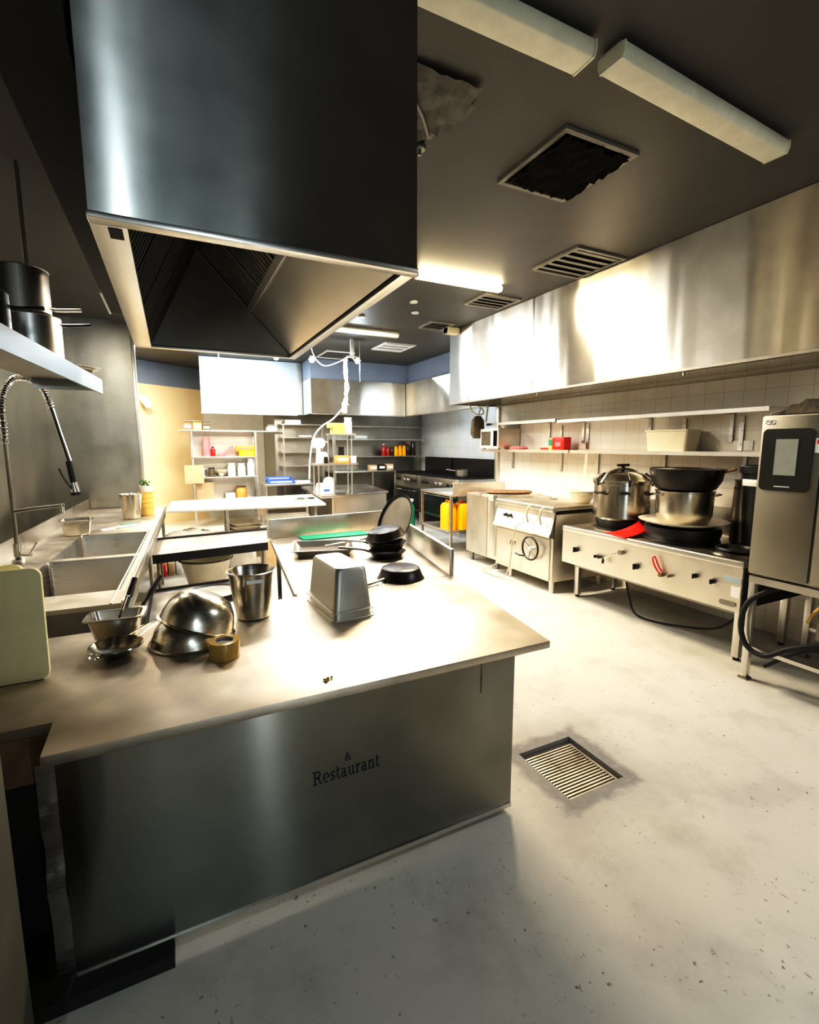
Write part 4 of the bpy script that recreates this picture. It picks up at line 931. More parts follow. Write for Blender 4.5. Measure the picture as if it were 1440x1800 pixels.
o = MB().tube([(F0 - .07, 4.92, .86), (F0 - .09, 5.05, .80), (F0 - .10, 5.12, .60), (F0 - .10, 5.16, .30), (F0 - .11, 5.22, .10), (F0 - .12, 5.36, .02), (4.02, 5.60, .018), (4.06, 5.82, .02), (4.20, 5.80, .05), (4.28, 5.72, .12)], .009, 8, smooth=6).build('looped_flex', 'hose')
tag(o, 'pale power cord looping down the bratt pan front to the floor', 'cord')
bl = single(MB().lathe([(0, 0), (.09, 0), (.10, .01), (.16, .10), (.175, .125), (.168, .127), (.15, .10), (.09, .015), (0, .012)], 36), 'cream_bowl', 'enamel', 'cream enamel bowl on the bratt pan lid by the pressure pot', 'bowl', (4.86, 4.70, 1.097))
single(MB().lathe([(0, 0), (.09, 0), (.10, .01), (.16, .10), (.175, .125), (.168, .127), (.15, .10), (.09, .015), (0, .012)], 36), 'cream_bowl', 'enamel', 'second cream bowl nested in the one on the bratt pan', 'bowl', (4.86, 4.70, 1.135))
t = thing('skimmer', 'steel skimmer with a wire handle lying on the bratt pan lid', 'utensil', (4.83, 5.20, 1.1))
MB().lathe([(0, 0), (.05, .002), (.06, .012), (.055, .013), (0, .005)], 20).build('head', 'chrome', t, local=True)
MB().tube([(.0, .05, .012), (-.05, .22, .03), (-.09, .42, .035)], .006, 6).build('handle', 'chrome', t, local=True)

# side cabinet with rounded steel column
sc = thing('steel_cabinet', 'plain steel cabinet with a rounded corner post beside the bratt pan', 'cabinet', (4.6, 6.1, 0))
B(4.25, 5.10, 5.72, 6.56, .15, 1.12).build('carcass', 'steel_front', sc, bevel=.006)
B(4.24, 4.25, 5.98, 6.54, .17, 1.08).build('door', 'steel', sc)
MB().cyl((4.24, 5.78, .22), (4.24, 5.78, 1.05), .075, 24).build('round_post', 'steel_bright', sc)
MB().cyl((4.24, 5.78, 1.05), (4.24, 5.78, 1.12), .03, 12).build('post_cap', 'steel_dark', sc)
for x, y in ((4.32, 6.48), (4.32, 5.80), (5.0, 6.48), (5.0, 5.80)): MB().cyl((x, y, 0), (x, y, .15), .03, 10).build('foot', 'steel_dark', sc)
t = thing('pizza_paddle', 'brown wooden paddle lying across the cabinet and bratt pan', 'paddle', (4.62, 5.95, 1.135), rz=-.55)
m = MB().rrect([(.34, .15, .13, 0), (.35, .16, .14, .012), (.34, .15, .13, .028)]); m.build('blade', 'wood', t, local=True)
MB().rrect([(.22, .03, .02, .004), (.22, .03, .02, .024)], mat=Matrix.Translation((-.50, .02, 0))).build('handle', 'wood', t, local=True)
t = thing('wooden_board', 'second brown board resting under the paddle on the cabinet', 'board', (4.72, 6.14, 1.122), rz=-.3)
B(-.3, .3, -.11, .11, 0, .012).build('board', 'card', t, local=True, bevel=.004)

# ------------------------------------------------------------------ wall shelves on the right wall
for z, ya, yb, lab in ((2.165, 2.58, 5.30, 'upper steel wall shelf over the wok range'), (2.185, 5.34, 7.02, 'upper steel wall shelf above the microwave'), (1.745, 2.42, 5.02, 'lower steel wall shelf over the wok range'), (1.745, 5.06, 7.16, 'lower steel wall shelf carrying the microwave')):
    t = thing('wall_shelf', lab, 'shelf', (5.08, (ya + yb) / 2, z))
    B(4.93, 5.245, ya, yb, z + .028, z + .04).build('board', 'steel_bright', t)
    B(4.92, 4.932, ya, yb, z, z + .042).build('front_lip', 'steel_bright', t)
    ys_ = (ya + .45, yb - .5) if yb - ya < 2.2 else (ya + .5, (ya + yb) / 2 + .1, yb - .2)
    for y in ys_:
        m = MB(); m.box(5.225, 5.248, y - .02, y + .02, z - .28, z + .027); m.box(4.95, 5.225, y - .012, y + .012, z + .005, z + .027)
        m.build('bracket', 'steel', t)
for y in (2.98, 3.60, 5.02, 5.54):
    m = B(5.228, 5.249, y - .022, y + .022, 1.80, 2.15)
    for zz in (1.86, 2.0, 2.1): m.cyl((5.228, y, zz), (5.222, y, zz), .010, 8)
    o = m.build('slotted_upright', 'steel'); tag(o, {2.98: 'steel shelf upright fixed to the tiles behind the oven', 3.60: 'steel shelf upright above the pot tower', 5.02: 'steel shelf upright above the pressure pot', 5.54: 'steel shelf upright behind the red tin'}[y], 'upright')
mw = thing('microwave', 'silver microwave oven at the end of the lower wall shelf', 'microwave', (5.0, 6.6, 1.787))
B(4.80, 5.22, 6.60, 7.09, 1.80, 2.13).build('casing', 'steel_front', mw, bevel=.008)
fc = B(4.775, 4.80, 6.60, 7.10, 1.805, 2.125).build('front_face', 'vent_white', mw, bevel=.004)
B(4.770, 4.775, 6.80, 7.06, 1.85, 2.08).build('window', 'food_dark', fc); B(4.770, 4.775, 6.62, 6.72, 1.84, 2.09).build('control_panel', 'vent_dark', fc); B(4.760, 4.775, 6.755, 6.775, 1.83, 2.10).build('door_handle', 'white', fc)
for x, y in ((4.83, 6.64), (4.83, 7.05), (5.15, 6.64), (5.15, 7.05)): MB().cyl((x, y, 1.787), (x, y, 1.80), .018, 8).build('foot', 'rubber', mw)
t = thing('red_tin', 'red square tin on the lower wall shelf', 'tin', (5.03, 5.30, 1.787))
B(-.07, .07, -.11, .11, 0, .18).build('body', 'red', t, local=True, bevel=.006); B(-.072, -.069, -.05, .06, .05, .11).build('tin_label', 'pink', t, local=True)
t = thing('yellow_carton', 'narrow yellow and green carton beside the red tin', 'carton', (5.02, 5.48, 1.787))
B(-.04, .04, -.035, .035, 0, .17).build('body', 'yellow_pale', t, local=True, bevel=.003); B(-.042, -.039, -.035, .035, .06, .15).build('carton_label', 'green', t, local=True)
pk = MB()
pk.rrect([(.08, .14, .05, 0), (.10, .17, .06, .02), (.06, .12, .05, .05)]); single(pk, 'pink_bag', 'pink', 'flat pink plastic bag lying on the shelf next to the microwave', 'bag', (5.02, 6.25, 1.787), bevel=.008)
B_ = B(-.03, .03, -.09, .09, 0, .03); single(B_, 'red_packet_flat', 'red', 'flat red packet lying behind the yellow carton', 'packet', (5.06, 5.66, 1.787), bevel=.004).name = 'flat_packet'
t = thing('storage_tub', 'clear cream plastic storage tub on the lower wall shelf', 'tub', (5.07, 3.62, 1.787))
MB().rrect([(.11, .24, .04, 0), (.125, .265, .04, .22), (.135, .275, .04, .22), (.135, .275, .04, .235), (.12, .26, .04, .235), (.105, .235, .04, .006)]).build('body', 'cream', t, local=True)
t = thing('steel_basin', 'shallow steel basin tucked below the lower wall shelf', 'basin', (4.98, 3.85, 1.44)) if False else None
m = B(5.238, 5.249, 2.86, 3.06, 1.80, 1.90); o = m.build('wall_socket', 'white', bevel=.004); tag(o, 'white double wall socket on the tiles above the lower shelf', 'socket')
ap_ = thing('hanging_bag', 'dark bag hanging from cables under the end of the long hood', 'bag', (4.77, 7.06, 1.97))
MB().rrect([(.08, .04, .03, 0), (.13, .05, .04, .08), (.12, .045, .04, .30), (.06, .03, .02, .38)]).build('body', 'food_dark', ap_, local=True)
MB().tube([(0, 0, .36), (.05, 0, .5), (.02, 0, .56)], .008, 6).build('strap', 'black', ap_, local=True)
hs = thing('hanging_hoses', 'pale looped hoses hanging under the end of the long hood', 'hoses', (4.72, 7.0, 2.3))
MB().tube([(4.52, 6.95, 2.53), (4.58, 6.92, 2.40), (4.72, 6.90, 2.36), (4.78, 6.9, 2.42), (4.70, 6.92, 2.5)], .012, 8, smooth=5).build('hose', 'hose', hs)
MB().tube([(4.92, 6.98, 2.53), (4.91, 6.99, 2.4), (4.90, 7.0, 2.25)], .016, 8, smooth=4).build('hose', 'hose', hs)

# ------------------------------------------------------------------ combi oven
ov = thing('combi_oven', 'large steel combi oven with a black touch panel on a stand', 'oven', (4.5, 1.6, .83))
B(4.0, 4.95, 1.0, 2.13, .86, 2.07).build('body', 'steel_oven', ov, bevel=.01)
B(3.985, 4.0, 1.735, 2.125, .875, 2.06).build('front_column', 'steel_oven', ov, bevel=.004)
B(3.975, 4.0, 1.02, 1.715, .875, 2.06).build('door', 'steel_oven', ov, bevel=.006)
cp = MB().rrect([(.16, .225, .035, 0), (.16, .225, .035, .012)], mat=Matrix.Translation((3.986, 1.945, 1.745)) @ Matrix.Rotation(-pi / 2, 4, 'Y') @ Matrix.Rotation(pi / 2, 4, 'Z')).build('control_panel', 'dark_oven', ov)
B(3.968, 3.974, 1.872, 2.012, 1.635, 1.895).build('touch_screen', 'screen', cp)
B(3.971, 3.9745, 1.90, 2.0, 1.548, 1.556).build('badge', 'vent_white', cp)
m = MB()
for (y, z, a0, a1) in ((2.085, 2.02, 20, 340), (2.055, 2.02, 200, 520)):
    m.tube([(3.983, y + .018 * cos(radians(a0 + (a1 - a0) * i / 14)), z + .014 * sin(radians(a0 + (a1 - a0) * i / 14))) for i in range(15)], .004, 5)
m.build('emblem', 'vent_white', ov)
B(3.982, 3.986, 1.742, 1.775, 1.80, 1.90).build('sticker', 'white', ov); B(3.9805, 3.9825, 1.745, 1.765, 1.86, 1.89).build('sticker_mark', 'red', ov)
os2 = thing('oven_stand', 'steel stand with square legs carrying the combi oven', 'stand', (4.5, 1.6, 0))
m = MB(); m.box(4.0, 4.05, 1.0, 2.12, .79, .845); m.box(4.88, 4.93, 1.0, 2.12, .79, .845); m.box(4.05, 4.88, 2.07, 2.12, .79, .845); m.box(4.05, 4.88, 1.0, 1.05, .79, .845)
m.build('top_frame', 'steel_bright', os2)
for x in (4.01, 4.89): B(x, x + .03, 1.05, 2.07, .25, .28).build('low_rail', 'steel_bright', os2)
for x, y in ((4.025, 2.095), (4.905, 2.095), (4.025, 1.025), (4.905, 1.025)):
    l = MB().box(x - .024, x + .024, y - .024, y + .024, .015, .80).build('leg', 'steel_bright', os2, bevel=.004)
    MB().box(x - .034, x + .034, y - .034, y + .034, 0, .015).build('foot', 'steel_dark', l)
oc = thing('black_cable', 'thick black cable looping down in front of the oven stand', 'cable', (4.0, 2.0, 0))
MB().tube([(4.09, 1.95, .77), (4.03, 2.00, .74), (3.965, 2.09, .64), (3.95, 2.12, .46), (3.955, 2.07, .30), (3.965, 1.94, .26), (4.0, 1.80, .36), (4.10, 1.60, .44), (4.2, 1.3, .46), (4.25, 1.1, .44)], .020, 10, smooth=6).build('cable', 'rubber', oc)
MB().tube([(4.10, 2.0, .12), (4.14, 1.75, .34), (4.2, 1.45, .40)], .014, 8, smooth=4).build('hose', 'rubber', oc)
MB().tube([(4.55, 1.95, .78), (4.58, 1.88, .60), (4.56, 1.92, .50), (4.54, 1.94, .42)], .012, 8, smooth=4).build('earth_wire', 'yellow_pale', oc)
B(4.6, 4.85, 1.2, 1.9, .283, .60).build('drain_box', 'steel_dark', os2)
ot = thing('oven_mitt', 'dark crumpled cloth and tongs lying on top of the oven', 'cloth', (4.35, 1.95, 2.071))
m = MB(); n = 10
m.add([((i / n - .5) * .45, (j / n - .5) * .38, .01 + .085 * hh(2 * i / n - 1, 2 * j / n - 1) * (1 + .5 * sin(i * 2.1 + j * 1.3))) for j in range(n + 1) for i in range(n + 1)], [(j * (n + 1) + i, j * (n + 1) + i + 1, (j + 1) * (n + 1) + i + 1, (j + 1) * (n + 1) + i) for i in range(n) for j in range(n)])
m.build('cloth', 'food_dark', ot, local=True)
MB().tube([(-.3, .16, .008), (-.1, .1, .06), (.12, -.02, .075)], .008, 6, smooth=3).build('tongs', 'steel_dark', ot, local=True)
fl_ = MB().tube([(4.45, 3.62, .42), (4.44, 3.55, .20), (4.42, 3.42, .03), (4.5, 3.1, .02), (4.6, 2.7, .10), (4.6, 2.5, .30), (4.6, 2.45, .46)], .011, 8, smooth=6).build('gas_hose', 'rubber')
tag(fl_, 'dark gas hose sagging to the floor under the wok range', 'hose')

# ------------------------------------------------------------------ floor drain
fd = thing('floor_drain', 'recessed steel grate drain with scraped edges in the floor', 'drain', (1.975, 1.91, -.065))
m = MB(); m.box(HX0 + .004, HX1 - .004, HY0 + .004, HY0 + .022, -.060, -.03); m.box(HX0 + .004, HX1 - .004, HY1 - .022, HY1 - .004, -.060, -.03); m.box(HX0 + .004, HX0 + .022, HY0 + .022, HY1 - .022, -.060, -.03); m.box(HX1 - .022, HX1 - .004, HY0 + .022, HY1 - .022, -.060, -.03)
m.build('frame', 'grate_steel', fd)
m = MB()
for k in range(18):
    y = HY0 + .03 + (HY1 - HY0 - .06) * k / 17
    m.box(HX0 + .022, HX1 - .022, y - .0052, y + .0052, -.050, -.032)
m.build('grate', 'grate_steel', fd, smooth=False)
B(HX0 + .004, HX1 - .004, HY0 + .004, HY1 - .004, -.0695, -.062).build('well', 'vent_dark', fd)

# ------------------------------------------------------------------ back shelving unit and what stands on it
su = thing('shelving_unit', 'pale steel shelving unit under the white hood panel at the back', 'shelving', (1.1, 11.8, 0))
for z, a, b in ((2.15, .16, 2.40), (1.57, .38, 1.76), (1.12, .38, 1.76), (.60, .38, 1.76)):
    B(a, b, 11.58, 12.0, z, z + .035).build('shelf', 'steel_bright', su, bevel=.004)
for x in (.40, 1.74):
    for y in (11.60, 11.98): B(x - .02, x + .02, y - .015, y + .015, 0, 2.15).build('post', 'steel', su)
B(.38, 1.76, 12.0, 12.01, .6, 2.15).build('back_panel', 'steel_front', su)
def sbox(name, label, cat, mat, x0, x1, y, d, z, h, group=None, strip=None):
    t = thing(name, label, cat, ((x0 + x1) / 2, y, z)); w = (x1 - x0) / 2
    if group: t['group'] = group
    B(-w, w, -d / 2, d / 2, 0, h).build('body', mat, t, local=True, bevel=.004)
    B(-w * .8, w * .8, -d / 2 - .002, -d / 2, h * .3, h * .7).build('face_label', strip or 'white', t, local=True)
    return t
def jar(name, label, cat, mat, x, y, z, r, h, lid='white', group=None, neck=.5):
    t = thing(name, label, cat, (x, y, z)); 
    if group: t['group'] = group
    MB().lathe([(0, 0), (r * .95, 0), (r, .01), (r, h * .7), (r * neck, h * .85), (r * neck, h * .93), (0, h * .93)], 16).build('body', mat, t, local=True)
    MB().lathe([(0, h * .92), (r * neck * 1.15, h * .92), (r * neck * 1.15, h), (0, h)], 14).build('cap', lid, t, local=True)
    return t
Z = 2.186
sbox('brown_box', 'small brown box at the end of the top shelf of the back unit', 'box', 'wood', .25, .42, 11.75, .2, Z, .15)
sbox('brown_box', 'rounded tan box beside the small brown box on the top shelf', 'box', 'yellow_pale', .45, .62, 11.78, .2, Z, .18)
sbox('dark_tin', 'dark tin next to the tan box on the top shelf', 'tin', 'food_dark', .64, .80, 11.76, .18, Z, .12)
single(B(-.26, .26, -.12, .12, 0, .015), 'flat_tray', 'steel_dark', 'dark flat tray laid across the boxes on the top shelf', 'tray', (.54, 11.77, Z + .183), bevel=.003)
single(MB().rrect([(.13, .09, .06, 0), (.15, .10, .07, .06), (.09, .06, .05, .16)]), 'white_bag', 'white', 'white plastic bag at the bright end of the top shelf', 'bag', (2.15, 11.78, Z), bevel=.02)
Z = 1.606
jar('pink_bottle', 'tall pink bottle on the second shelf of the back unit', 'bottle', 'pink', .70, 11.72, Z, .075, .42, 'pink', neck=.9)
jar('dark_bottle', 'short dark red bottle beside the tall pink one', 'bottle', 'glass_red', .83, 11.74, Z, .05, .22, 'black')
single(MB().lathe([(0, 0), (.09, 0), (.10, .04), (.03, .10), (0, .10)], 18), 'red_funnel', 'pink', 'red cone of packaging lying mid second shelf', 'packet', (.99, 11.665, Z))
single(MB().prism([(-.14, -.08), (.14, -.08), (.14, .08), (-.14, .08)], 0, .03).slab((-.12, -.08, .03), (.12, -.08, .20), (.12, .08, .20), (-.12, .08, .03), .04), 'red_packet', 'pink', 'slanted red packet leaning by the yellow boxes', 'packet', (1.16, 11.86, Z))
sbox('yellow_box', 'yellow box at the base of the pair on the second shelf', 'box', 'yellow', 1.38, 1.74, 11.76, .2, Z, .12, strip='orange')
sbox('yellow_box', 'yellow roll box on top of the other yellow box', 'box', 'yellow', 1.32, 1.72, 11.76, .14, Z + .121, .11, strip='pink')
Z = 1.156
for k, (x, h) in enumerate(((1.20, .30), (1.42, .29), (1.63, .40))):
    jar('white_bottle', ['white bottle closest to the bowls on the third shelf', 'middle white bottle on the third shelf', 'tallest white bottle at the end of the third shelf'][k], 'bottle', 'white', x, 11.72, Z, .085, h, 'white', 'white bottles on the third shelf', neck=.8)
for k in range(3):
    single(MB().lathe([(0, 0), (.07, 0), (.13, .08), (.12, .08), (.06, .008), (0, .008)], 20), 'small_bowl', ['steel_dark', 'enamel', 'enamel'][k], ['dark bowl below the cream bowls on the third shelf', 'cream bowl in the middle of the small stack on the third shelf', 'topmost cream bowl of the small stack on the third shelf'][k], 'bowl', (.99, 11.74, Z + .035 * k))
jar('spice_jar', 'dark lidded jar beside the bowls on the third shelf', 'jar', 'food_dark', .78, 11.74, Z, .07, .2, 'black', neck=.9)
jar('spice_jar', 'steel lidded jar at the end of the third shelf by the cardboard', 'jar', 'steel', .60, 11.74, Z, .07, .18, 'white', neck=.9)
Z = .636
sbox('white_box', 'white box on the lowest shelf of the back unit', 'box', 'white', 1.05, 1.25, 11.76, .2, Z, .13)
jar('clay_pot', 'orange pot with a dark plant lid on the lowest shelf', 'pot', 'orange', 1.40, 11.75, Z, .12, .28, 'food_dark', neck=.8)
sbox('card_carton', 'brown cardboard carton standing at the end of the lowest shelf', 'carton', 'card', .44, .80, 11.78, .2, Z, .40, strip='card')
single(B(-.19, .19, -.006, .006, 0, .40), 'hanging_card', 'card', 'square cardboard sheet tied to the post of the back unit', 'cardboard', (.41, 11.565, 1.02))

# white side bench next to the unit with a blue roll box
bb = thing('side_bench', 'low white topped bench at the back under the wall racks', 'bench', (2.3, 11.3, 0))
MB().prism([(1.78, 10.85), (2.86, 10.85), (2.86, 11.55), (1.78, 11.55)], .96, 1.0).build('worktop', 'steel_bright', bb, bevel=.004)
for x in (1.82, 2.82):
    for y in (10.9, 11.5): B(x - .02, x + .02, y - .02, y + .02, 0, .96).build('leg', 'steel', bb)
B(1.8, 2.84, 10.9, 11.5, .45, .47).build('undershelf', 'steel_dark', bb)
sbox('wrap_box', 'long blue and white cling wrap box on the low back bench', 'box', 'blue', 1.74 + .12, 2.46, 11.0, .14, 1.001, .08, strip='white')
sbox('wrap_box', 'second blue wrap box stacked on the first', 'box', 'blue', 1.84, 2.40, 11.02, .12, 1.082, .07, strip='panel_white')
sbox('paper_stack', 'white paper stack at the end of the low back bench', 'papers', 'white', 2.5, 2.82, 11.05, .25, 1.001, .05)
sbox('white_carton', 'white carton under the low back bench', 'carton', 'white', 1.9, 2.12, 11.1, .2, .471, .16)
sbox('white_carton', 'paper wrapped bundle under the low back bench', 'carton', 'cream', 2.22, 2.5, 11.1, .2, .471, .2)
def rack(label, x0, x1, zs, y0, y1, posts):
    t = thing('wall_rack', label, 'rack', ((x0 + x1) / 2, y1, zs[-1]))
    for z in zs: B(x0, x1, y0, y1, z, z + .025).build('shelf', 'steel', t)
    for x in posts: B(x - .015, x + .015, y0 + .02, y0 + .05, 0, zs[0] + .03).build('post', 'steel', t)
    return t
rack('narrow steel rack on the back wall behind the blue wrap boxes', 2.28, 3.32, (2.32, 2.02, 1.68, 1.36), 11.38, 11.68, (2.34, 3.26))
rack('wide steel rack on the back wall holding the sauce bottles', 3.5, 5.95, (2.30, 1.98, 1.56), 11.32, 11.68, (3.55,))
sbox('foil_tray', 'shiny foil tray on the upper shelf of the wide rack', 'tray', 'panel_white', 4.05, 4.40, 11.45, .2, 2.006, .09)
sbox('folded_cloths', 'pale folded cloths on the top of the narrow rack', 'cloth', 'white_cloth', 2.4, 2.75, 11.5, .2, 2.346, .09)
sbox('steel_tin', 'flat tin on the third shelf of the narrow rack', 'tin', 'steel_bright', 2.7, 3.0, 11.5, .2, 2.046, .04)
bt = [('glass_red', .30, .060, 'white'), ('glass_red', .20, .055, 'red'), ('glass_dark', .20, .05, 'black'), ('yellow', .24, .055, 'yellow'), ('yellow', .26, .055, 'yellow'), ('yellow', .26, .055, 'yellow'), ('glass_dark', .34, .06, 'red'), ('glass_dark', .36, .075, 'black')]
bl_ = ['tall red sauce bottle with white cap at the end of the row', 'short red sauce bottle beside the tall red one', 'dark sauce jar between the red and yellow bottles', 'first yellow bottle after the dark jar', 'middle yellow bottle of the three', 'last yellow bottle, beside the dark bottles', 'slim dark bottle with a red cap beside the yellow ones', 'big dark bottle closing the row']
for k, ((mt, h, r, cp_), lab) in enumerate(zip(bt, bl_)):
    jar('sauce_bottle', lab, 'bottle', mt, 4.86 + .115 * k + (.03 if k == 7 else 0), 11.42, 1.586, r * .95, h, cp_, 'sauce bottles on the wide rack', neck=.45 if k in (0, 6) else .75)
wt = thing('bottle_bench', 'narrow steel bench along the back wall below the wide rack', 'bench', (4.6, 11.3, 0))
B(3.4, 5.04, 11.0, 11.66, 1.20, 1.24).build('worktop', 'steel', wt, bevel=.004)
for x in (3.45, 4.40, 5.0): B(x - .02, x + .02, 11.03, 11.07, 0, 1.2).build('leg', 'steel', wt)
B(3.42, 5.02, 11.02, 11.64, .40, .42).build('undershelf', 'steel_bright', wt)
B(3.45, 4.70, 11.55, 11.6, .45, 1.18).build('back_panel', 'steel_dark', wt)
for k, (x, mt, h) in enumerate(((4.46, 'card', .13), (4.68, 'black', .14), (4.90, 'card', .15))):
    sbox('ingredient_box', ['brown ingredient box at the start of the wall bench row', 'black ingredient box in the middle of the wall bench row', 'brown ingredient box at the end of the wall bench row'][k], 'box', mt, x - .09, x + .09, 11.2, .2, 1.241, h)

# ------------------------------------------------------------------ centre island with tiered shelf
ci = thing('island_counter', 'grey clad island counter in the middle of the back kitchen', 'counter', (3.1, 9.6, 0))
MB().prism([(2.36, 8.42), (3.87, 8.86), (4.12, 10.7), (2.55, 10.7)], .90, .945).build('worktop', 'steel', ci, bevel=.004)
MB().prism([(2.66, 8.56), (3.84, 8.90), (3.83, 8.93), (2.65, 8.59)], .02, .90).build('end_panel', 'steel_front', ci)
MB().prism([(3.82, 8.93), (3.84, 8.93), (4.07, 10.65), (4.05, 10.65)], .02, .90).build('side_panel', 'steel', ci)
MB().prism([(2.62, 8.54), (2.69, 8.56), (2.68, 8.61), (2.61, 8.59)], 0, .90).build('corner_post', 'steel_bright', ci)
MB().prism([(2.65, 8.62), (2.67, 8.62), (2.75, 10.65), (2.73, 10.65)], .02, .90).build('side_panel', 'steel_dark', ci)
ts = thing('tiered_shelf', 'two tier steel shelf standing on the island counter', 'shelf', (2.75, 8.85, .946))
B(2.36, 3.16, 8.66, 9.06, 1.49, 1.52).build('shelf', 'steel_bright', ts); B(2.66, 3.12, 8.66, 9.06, 2.04, 2.07).build('shelf', 'steel_bright', ts)
for x, y, z in ((2.40, 8.69, 1.49), (2.40, 9.03, 1.49), (2.69, 8.69, 2.04), (2.69, 9.03, 2.04), (3.08, 8.80, 2.04), (3.08, 9.03, 2.04)): MB().cyl((x, y, .946), (x, y, z), .014, 8).build('post', 'steel_bright', ts)
Z = 2.072
sbox('yellow_carton', 'yellow carton lying at the base on the top tier', 'carton', 'yellow_pale', 2.70, 2.94, 8.82, .2, Z, .10, strip='yellow_pale')
sbox('yellow_carton', 'yellow carton lying on another on the top tier', 'carton', 'yellow_pale', 2.64, 2.92, 8.82, .2, Z + .101, .09, strip='yellow_pale')
jar('white_canister', 'tall white canister at the end of the top tier', 'canister', 'white', 3.03, 8.84, Z, .075, .30, 'white', neck=.85)
Z = 1.522
sbox('orange_box', 'pale orange box on the lower tier of the island shelf', 'box', 'orange', 2.74, 3.00, 8.80, .2, Z, .14)
sbox('white_tub', 'small white tub at the end of the lower tier', 'tub', 'white', 3.03, 3.13, 8.725, .09, Z, .13, strip='cream')
single(MB().rrect([(.10, .07, .06, 0), (.11, .08, .07, .10), (.07, .05, .04, .20)]), 'white_bag', 'white', 'bulging white bag on the lower tier', 'bag', (2.56, 8.95, Z + .002), bevel=.02)
jar('black_jar', 'black jar behind the orange box on the lower tier', 'jar', 'black', 2.93, 8.985, Z, .06, .30, 'black', neck=.9)
jar('black_cup', 'small black cup by the white bag on the lower tier', 'cup', 'black', 2.55, 8.72, Z, .04, .12, 'black', neck=.95)
mc = thing('slicing_machine', 'white kitchen machine on the island counter under the tiered shelf', 'machine', (2.56, 8.86, .946))
MB().rrect([(.17, .10, .05, 0), (.17, .10, .05, .10), (.15, .09, .05, .20)], mat=Matrix.Translation((0, 0, 0))).build('housing', 'white', mc, local=True, bevel=.01)
MB().cyl((.08, -.02, .21), (.08, .02, .21), .11, 20).build('blade_guard', 'white', mc, local=True); B(-.05, .06, -.105, -.10, .05, .09).build('nameplate', 'blue', mc, local=True)
mx_ = thing('stand_mixer', 'white stand mixer perched beside the top tier', 'mixer', (2.43, 8.78, 1.522)) 
MB().rrect([(.05, .05, .03, .0), (.035, .035, .03, .30)]).build('column', 'white', mx_, local=True)
MB().rrect([(.09, .05, .04, .28), (.13, .06, .05, .34), (.12, .06, .05, .42), (.08, .04, .04, .46)]).build('head', 'white', mx_, local=True)
MB().cyl((.13, 0, .38), (.16, 0, .38), .035, 12).build('hub', 'steel_dark', mx_, local=True)
t = thing('large_basin', 'large pale basin on the floor beside the island counter', 'basin', (2.2, 9.9, 0))
MB().lathe([(0, 0), (.22, 0), (.30, .5), (.33, .74), (.345, .75), (.32, .75), (.28, .5), (.2, .02), (0, .02)], 28).build('body', 'steel_front', t, local=True)

# ------------------------------------------------------------------ burner ranges in the recess
for k, (ya, yb, lab) in enumerate(((9.92, 11.28, 'black topped burner range in the far corner of the recess'), (8.20, 9.86, 'black topped burner range closer to the steel table'))):
    t = thing('burner_range', lab, 'stove', (5.5, (ya + yb) / 2, 0))
    B(5.10, 6.05, ya, yb, .86, 1.16).build('body', 'steel', t, bevel=.005)
    B(5.14, 6.05, ya + .02, yb - .02, .30, .86).build('oven_box', 'steel_dark', t)
    B(5.12, 5.14, ya + .1, yb - .1, .36, .82).build('oven_door', 'black', t)
    MB().tube([(5.12, ya + .2, .78), (5.07, ya + .2, .78), (5.07, yb - .2, .78), (5.12, yb - .2, .78)], .012, 8).build('door_handle', 'chrome', t)
    B(5.98, 6.05, ya + .01, yb - .01, 1.16, 1.56).build('splashback', 'black_iron', t)
    for y in (ya + .06, yb - .06):
        for x in (5.16, 6.0): MB().cyl((x, y, 0), (x, y, .30), .025, 8).build('leg', 'chrome', t)
    for i in range(3):
        y = ya + (yb - ya) * (i + .5) / 3; w = (yb - ya) / 6 * .9
        for x in (5.33, 5.76):
            m = MB()
            for d in (-w, 0, w): m.box(x - .19, x + .19, y + d - .010, y + d + .010, 1.165, 1.195)
            for d in (-.18, 0, .18): m.box(x + d - .010, x + d + .010, y - w, y + w, 1.165, 1.19)
            m.cyl((x, y, 1.161), (x, y, 1.18), .06, 12); m.build('burner_grate', 'black_iron', t, smooth=False)
        for d in (-.09, .09): MB().cyl((5.10, y + d, 1.03), (5.06, y + d, 1.03), .035, 12).build('knob', 'chrome' if i % 2 else 'black', t)
saucepan('pale kettle pan on the burner range nearer the steel table', (5.55, 8.75, 1.196), .15, .14, 2.5, .2, mat='steel_dark')
jar('green_bottle', 'pale green container on the floor by the far burner range', 'container', 'green', 4.86, 9.95, 0, .14, .62, 'white', neck=.7)

